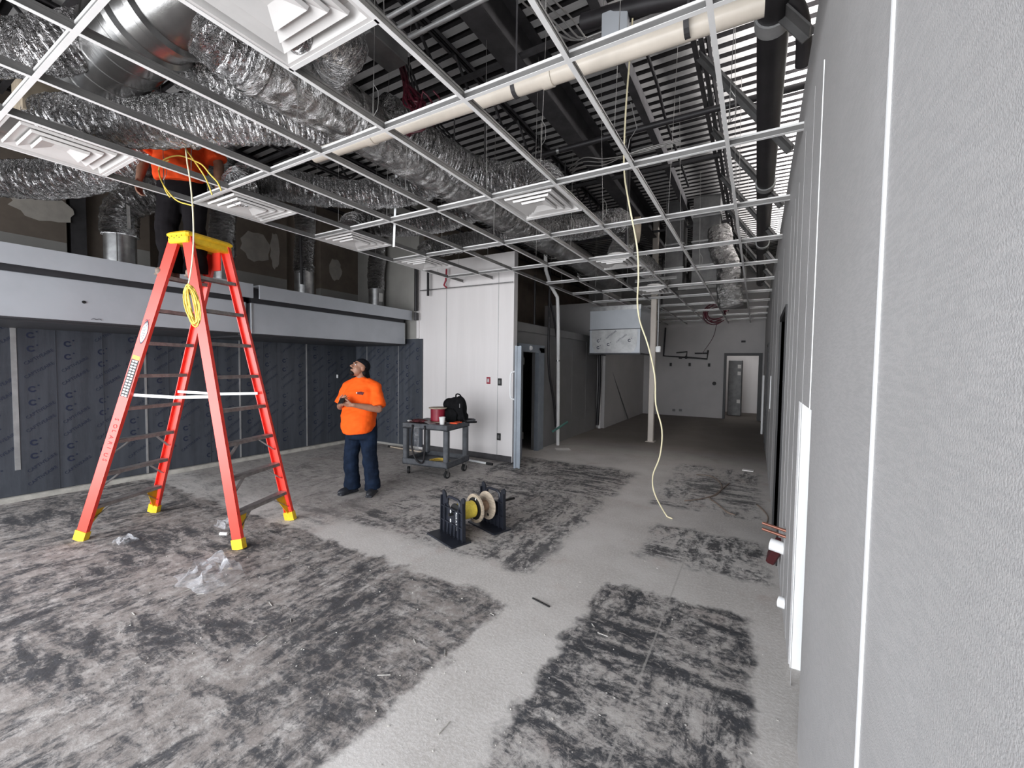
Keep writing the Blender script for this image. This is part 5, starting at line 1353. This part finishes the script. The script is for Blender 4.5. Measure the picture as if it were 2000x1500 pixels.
rzA = math.atan2(-.34, -.94)
poseA = dict(head=(0, .03, 1.555), yaw=-.62, pitch=.42,
    shR=(.185, -.005, 1.315), elR=(.262, .03, 1.075), wrR=(.13, .235, 1.12), hdR=(-.55, .45, .45), hnR=(-.6, -.2, .6), hsR=1, curlR=.55,
    shL=(-.185, -.005, 1.315), elL=(-.262, .06, 1.06), wrL=(-.055, .275, 1.125), hdL=(.95, .2, .08), hnL=(.1, -.6, .6), hsL=-1, curlL=.5,
    knR=(.12, .03, .46), anR=(.135, -.01, .10), knL=(-.125, .03, .46), anL=(-.145, -.02, .10),
    ftR=(.35, 1, 0), ftL=(-.2, 1, 0), groundR=0.0, groundL=0.0, belly=.035)
mA = dict(skin='skin', shirt='shirt_orange', trousers='denim', boot='boot_black')
pA, shA = person('man in orange t-shirt, jeans and black cap standing on the floor, looking up', (-4.19, 3.54, 0), rzA, poseA, mA)
# small dark chest print on the shirt
def surf(o, x_, z_):
    best = None
    for v in o.data.vertices:
        if abs(v.co.z - z_) < .012 and abs(v.co.x - x_) < .012 and (best is None or v.co.y > best.y): best = v.co.copy()
    return best
pts = [surf(shA, x_, 1.262 - (x_ + .06) * -.08) for x_ in (-.035, -.055, -.075, -.095, -.115)]
pts = [p for p in pts if p is not None]
mb = MB()
for a, b_ in zip(pts, pts[1:]): mb.bar(a + V((0, .003, 0)), b_ + V((0, .003, 0)), .004, .036)
mb.build('chest_print', 'cloth_maroon', pA, local=True)
MB().ell(pts[0] + V((.005, .003, .004)), (.009, .003, .008)).build('print_dot', 'paper', pA, local=True)
c = pA.location + Matrix.Rotation(rzA, 3, 'Z') @ V((.055, .335, 1.175))
tag(MB().bev(c, (.07, .012, .10), .004, rot_mat(.9, .2, rzA)).build('phone', 'ink_black', loc=c), 'small dark phone held in the hands of the man on the floor', 'phone')

rzB = math.atan2(-.70, -.71)
poseB = dict(head=(0, .0, 1.57), yaw=.4, pitch=.2,
    shR=(.20, 0, 1.36), elR=(.30, -.01, 1.10), wrR=(.31, .06, .87), hdR=(.0, .15, -1), hnR=(-1, .2, 0), hsR=1, curlR=.45,
    shL=(-.20, 0, 1.36), elL=(-.30, .0, 1.10), wrL=(-.31, .05, .86), hdL=(0, .15, -1), hnL=(1, .2, 0), hsL=-1, curlL=.45,
    knR=(.11, .05, .48), anR=(.10, .0, .10), knL=(-.11, .05, .48), anL=(-.10, .0, .10),
    ftR=(.1, 1, 0), ftL=(-.1, 1, 0), groundR=0.0, groundL=0.0, belly=.02, hem=.09)
mB = dict(skin='skin_dark', shirt='shirt_red_orange', trousers='dark_trousers', boot='boot_tan')
stepz = .30 + 7 * .295
cB = (on('nl', stepz) + on('fl', stepz)) / 2
person('worker in orange shirt and dark trousers standing on the ladder, head above the ceiling grid', (cB.x - .02, cB.y, stepz + .004), rzB, poseB, mB, False)
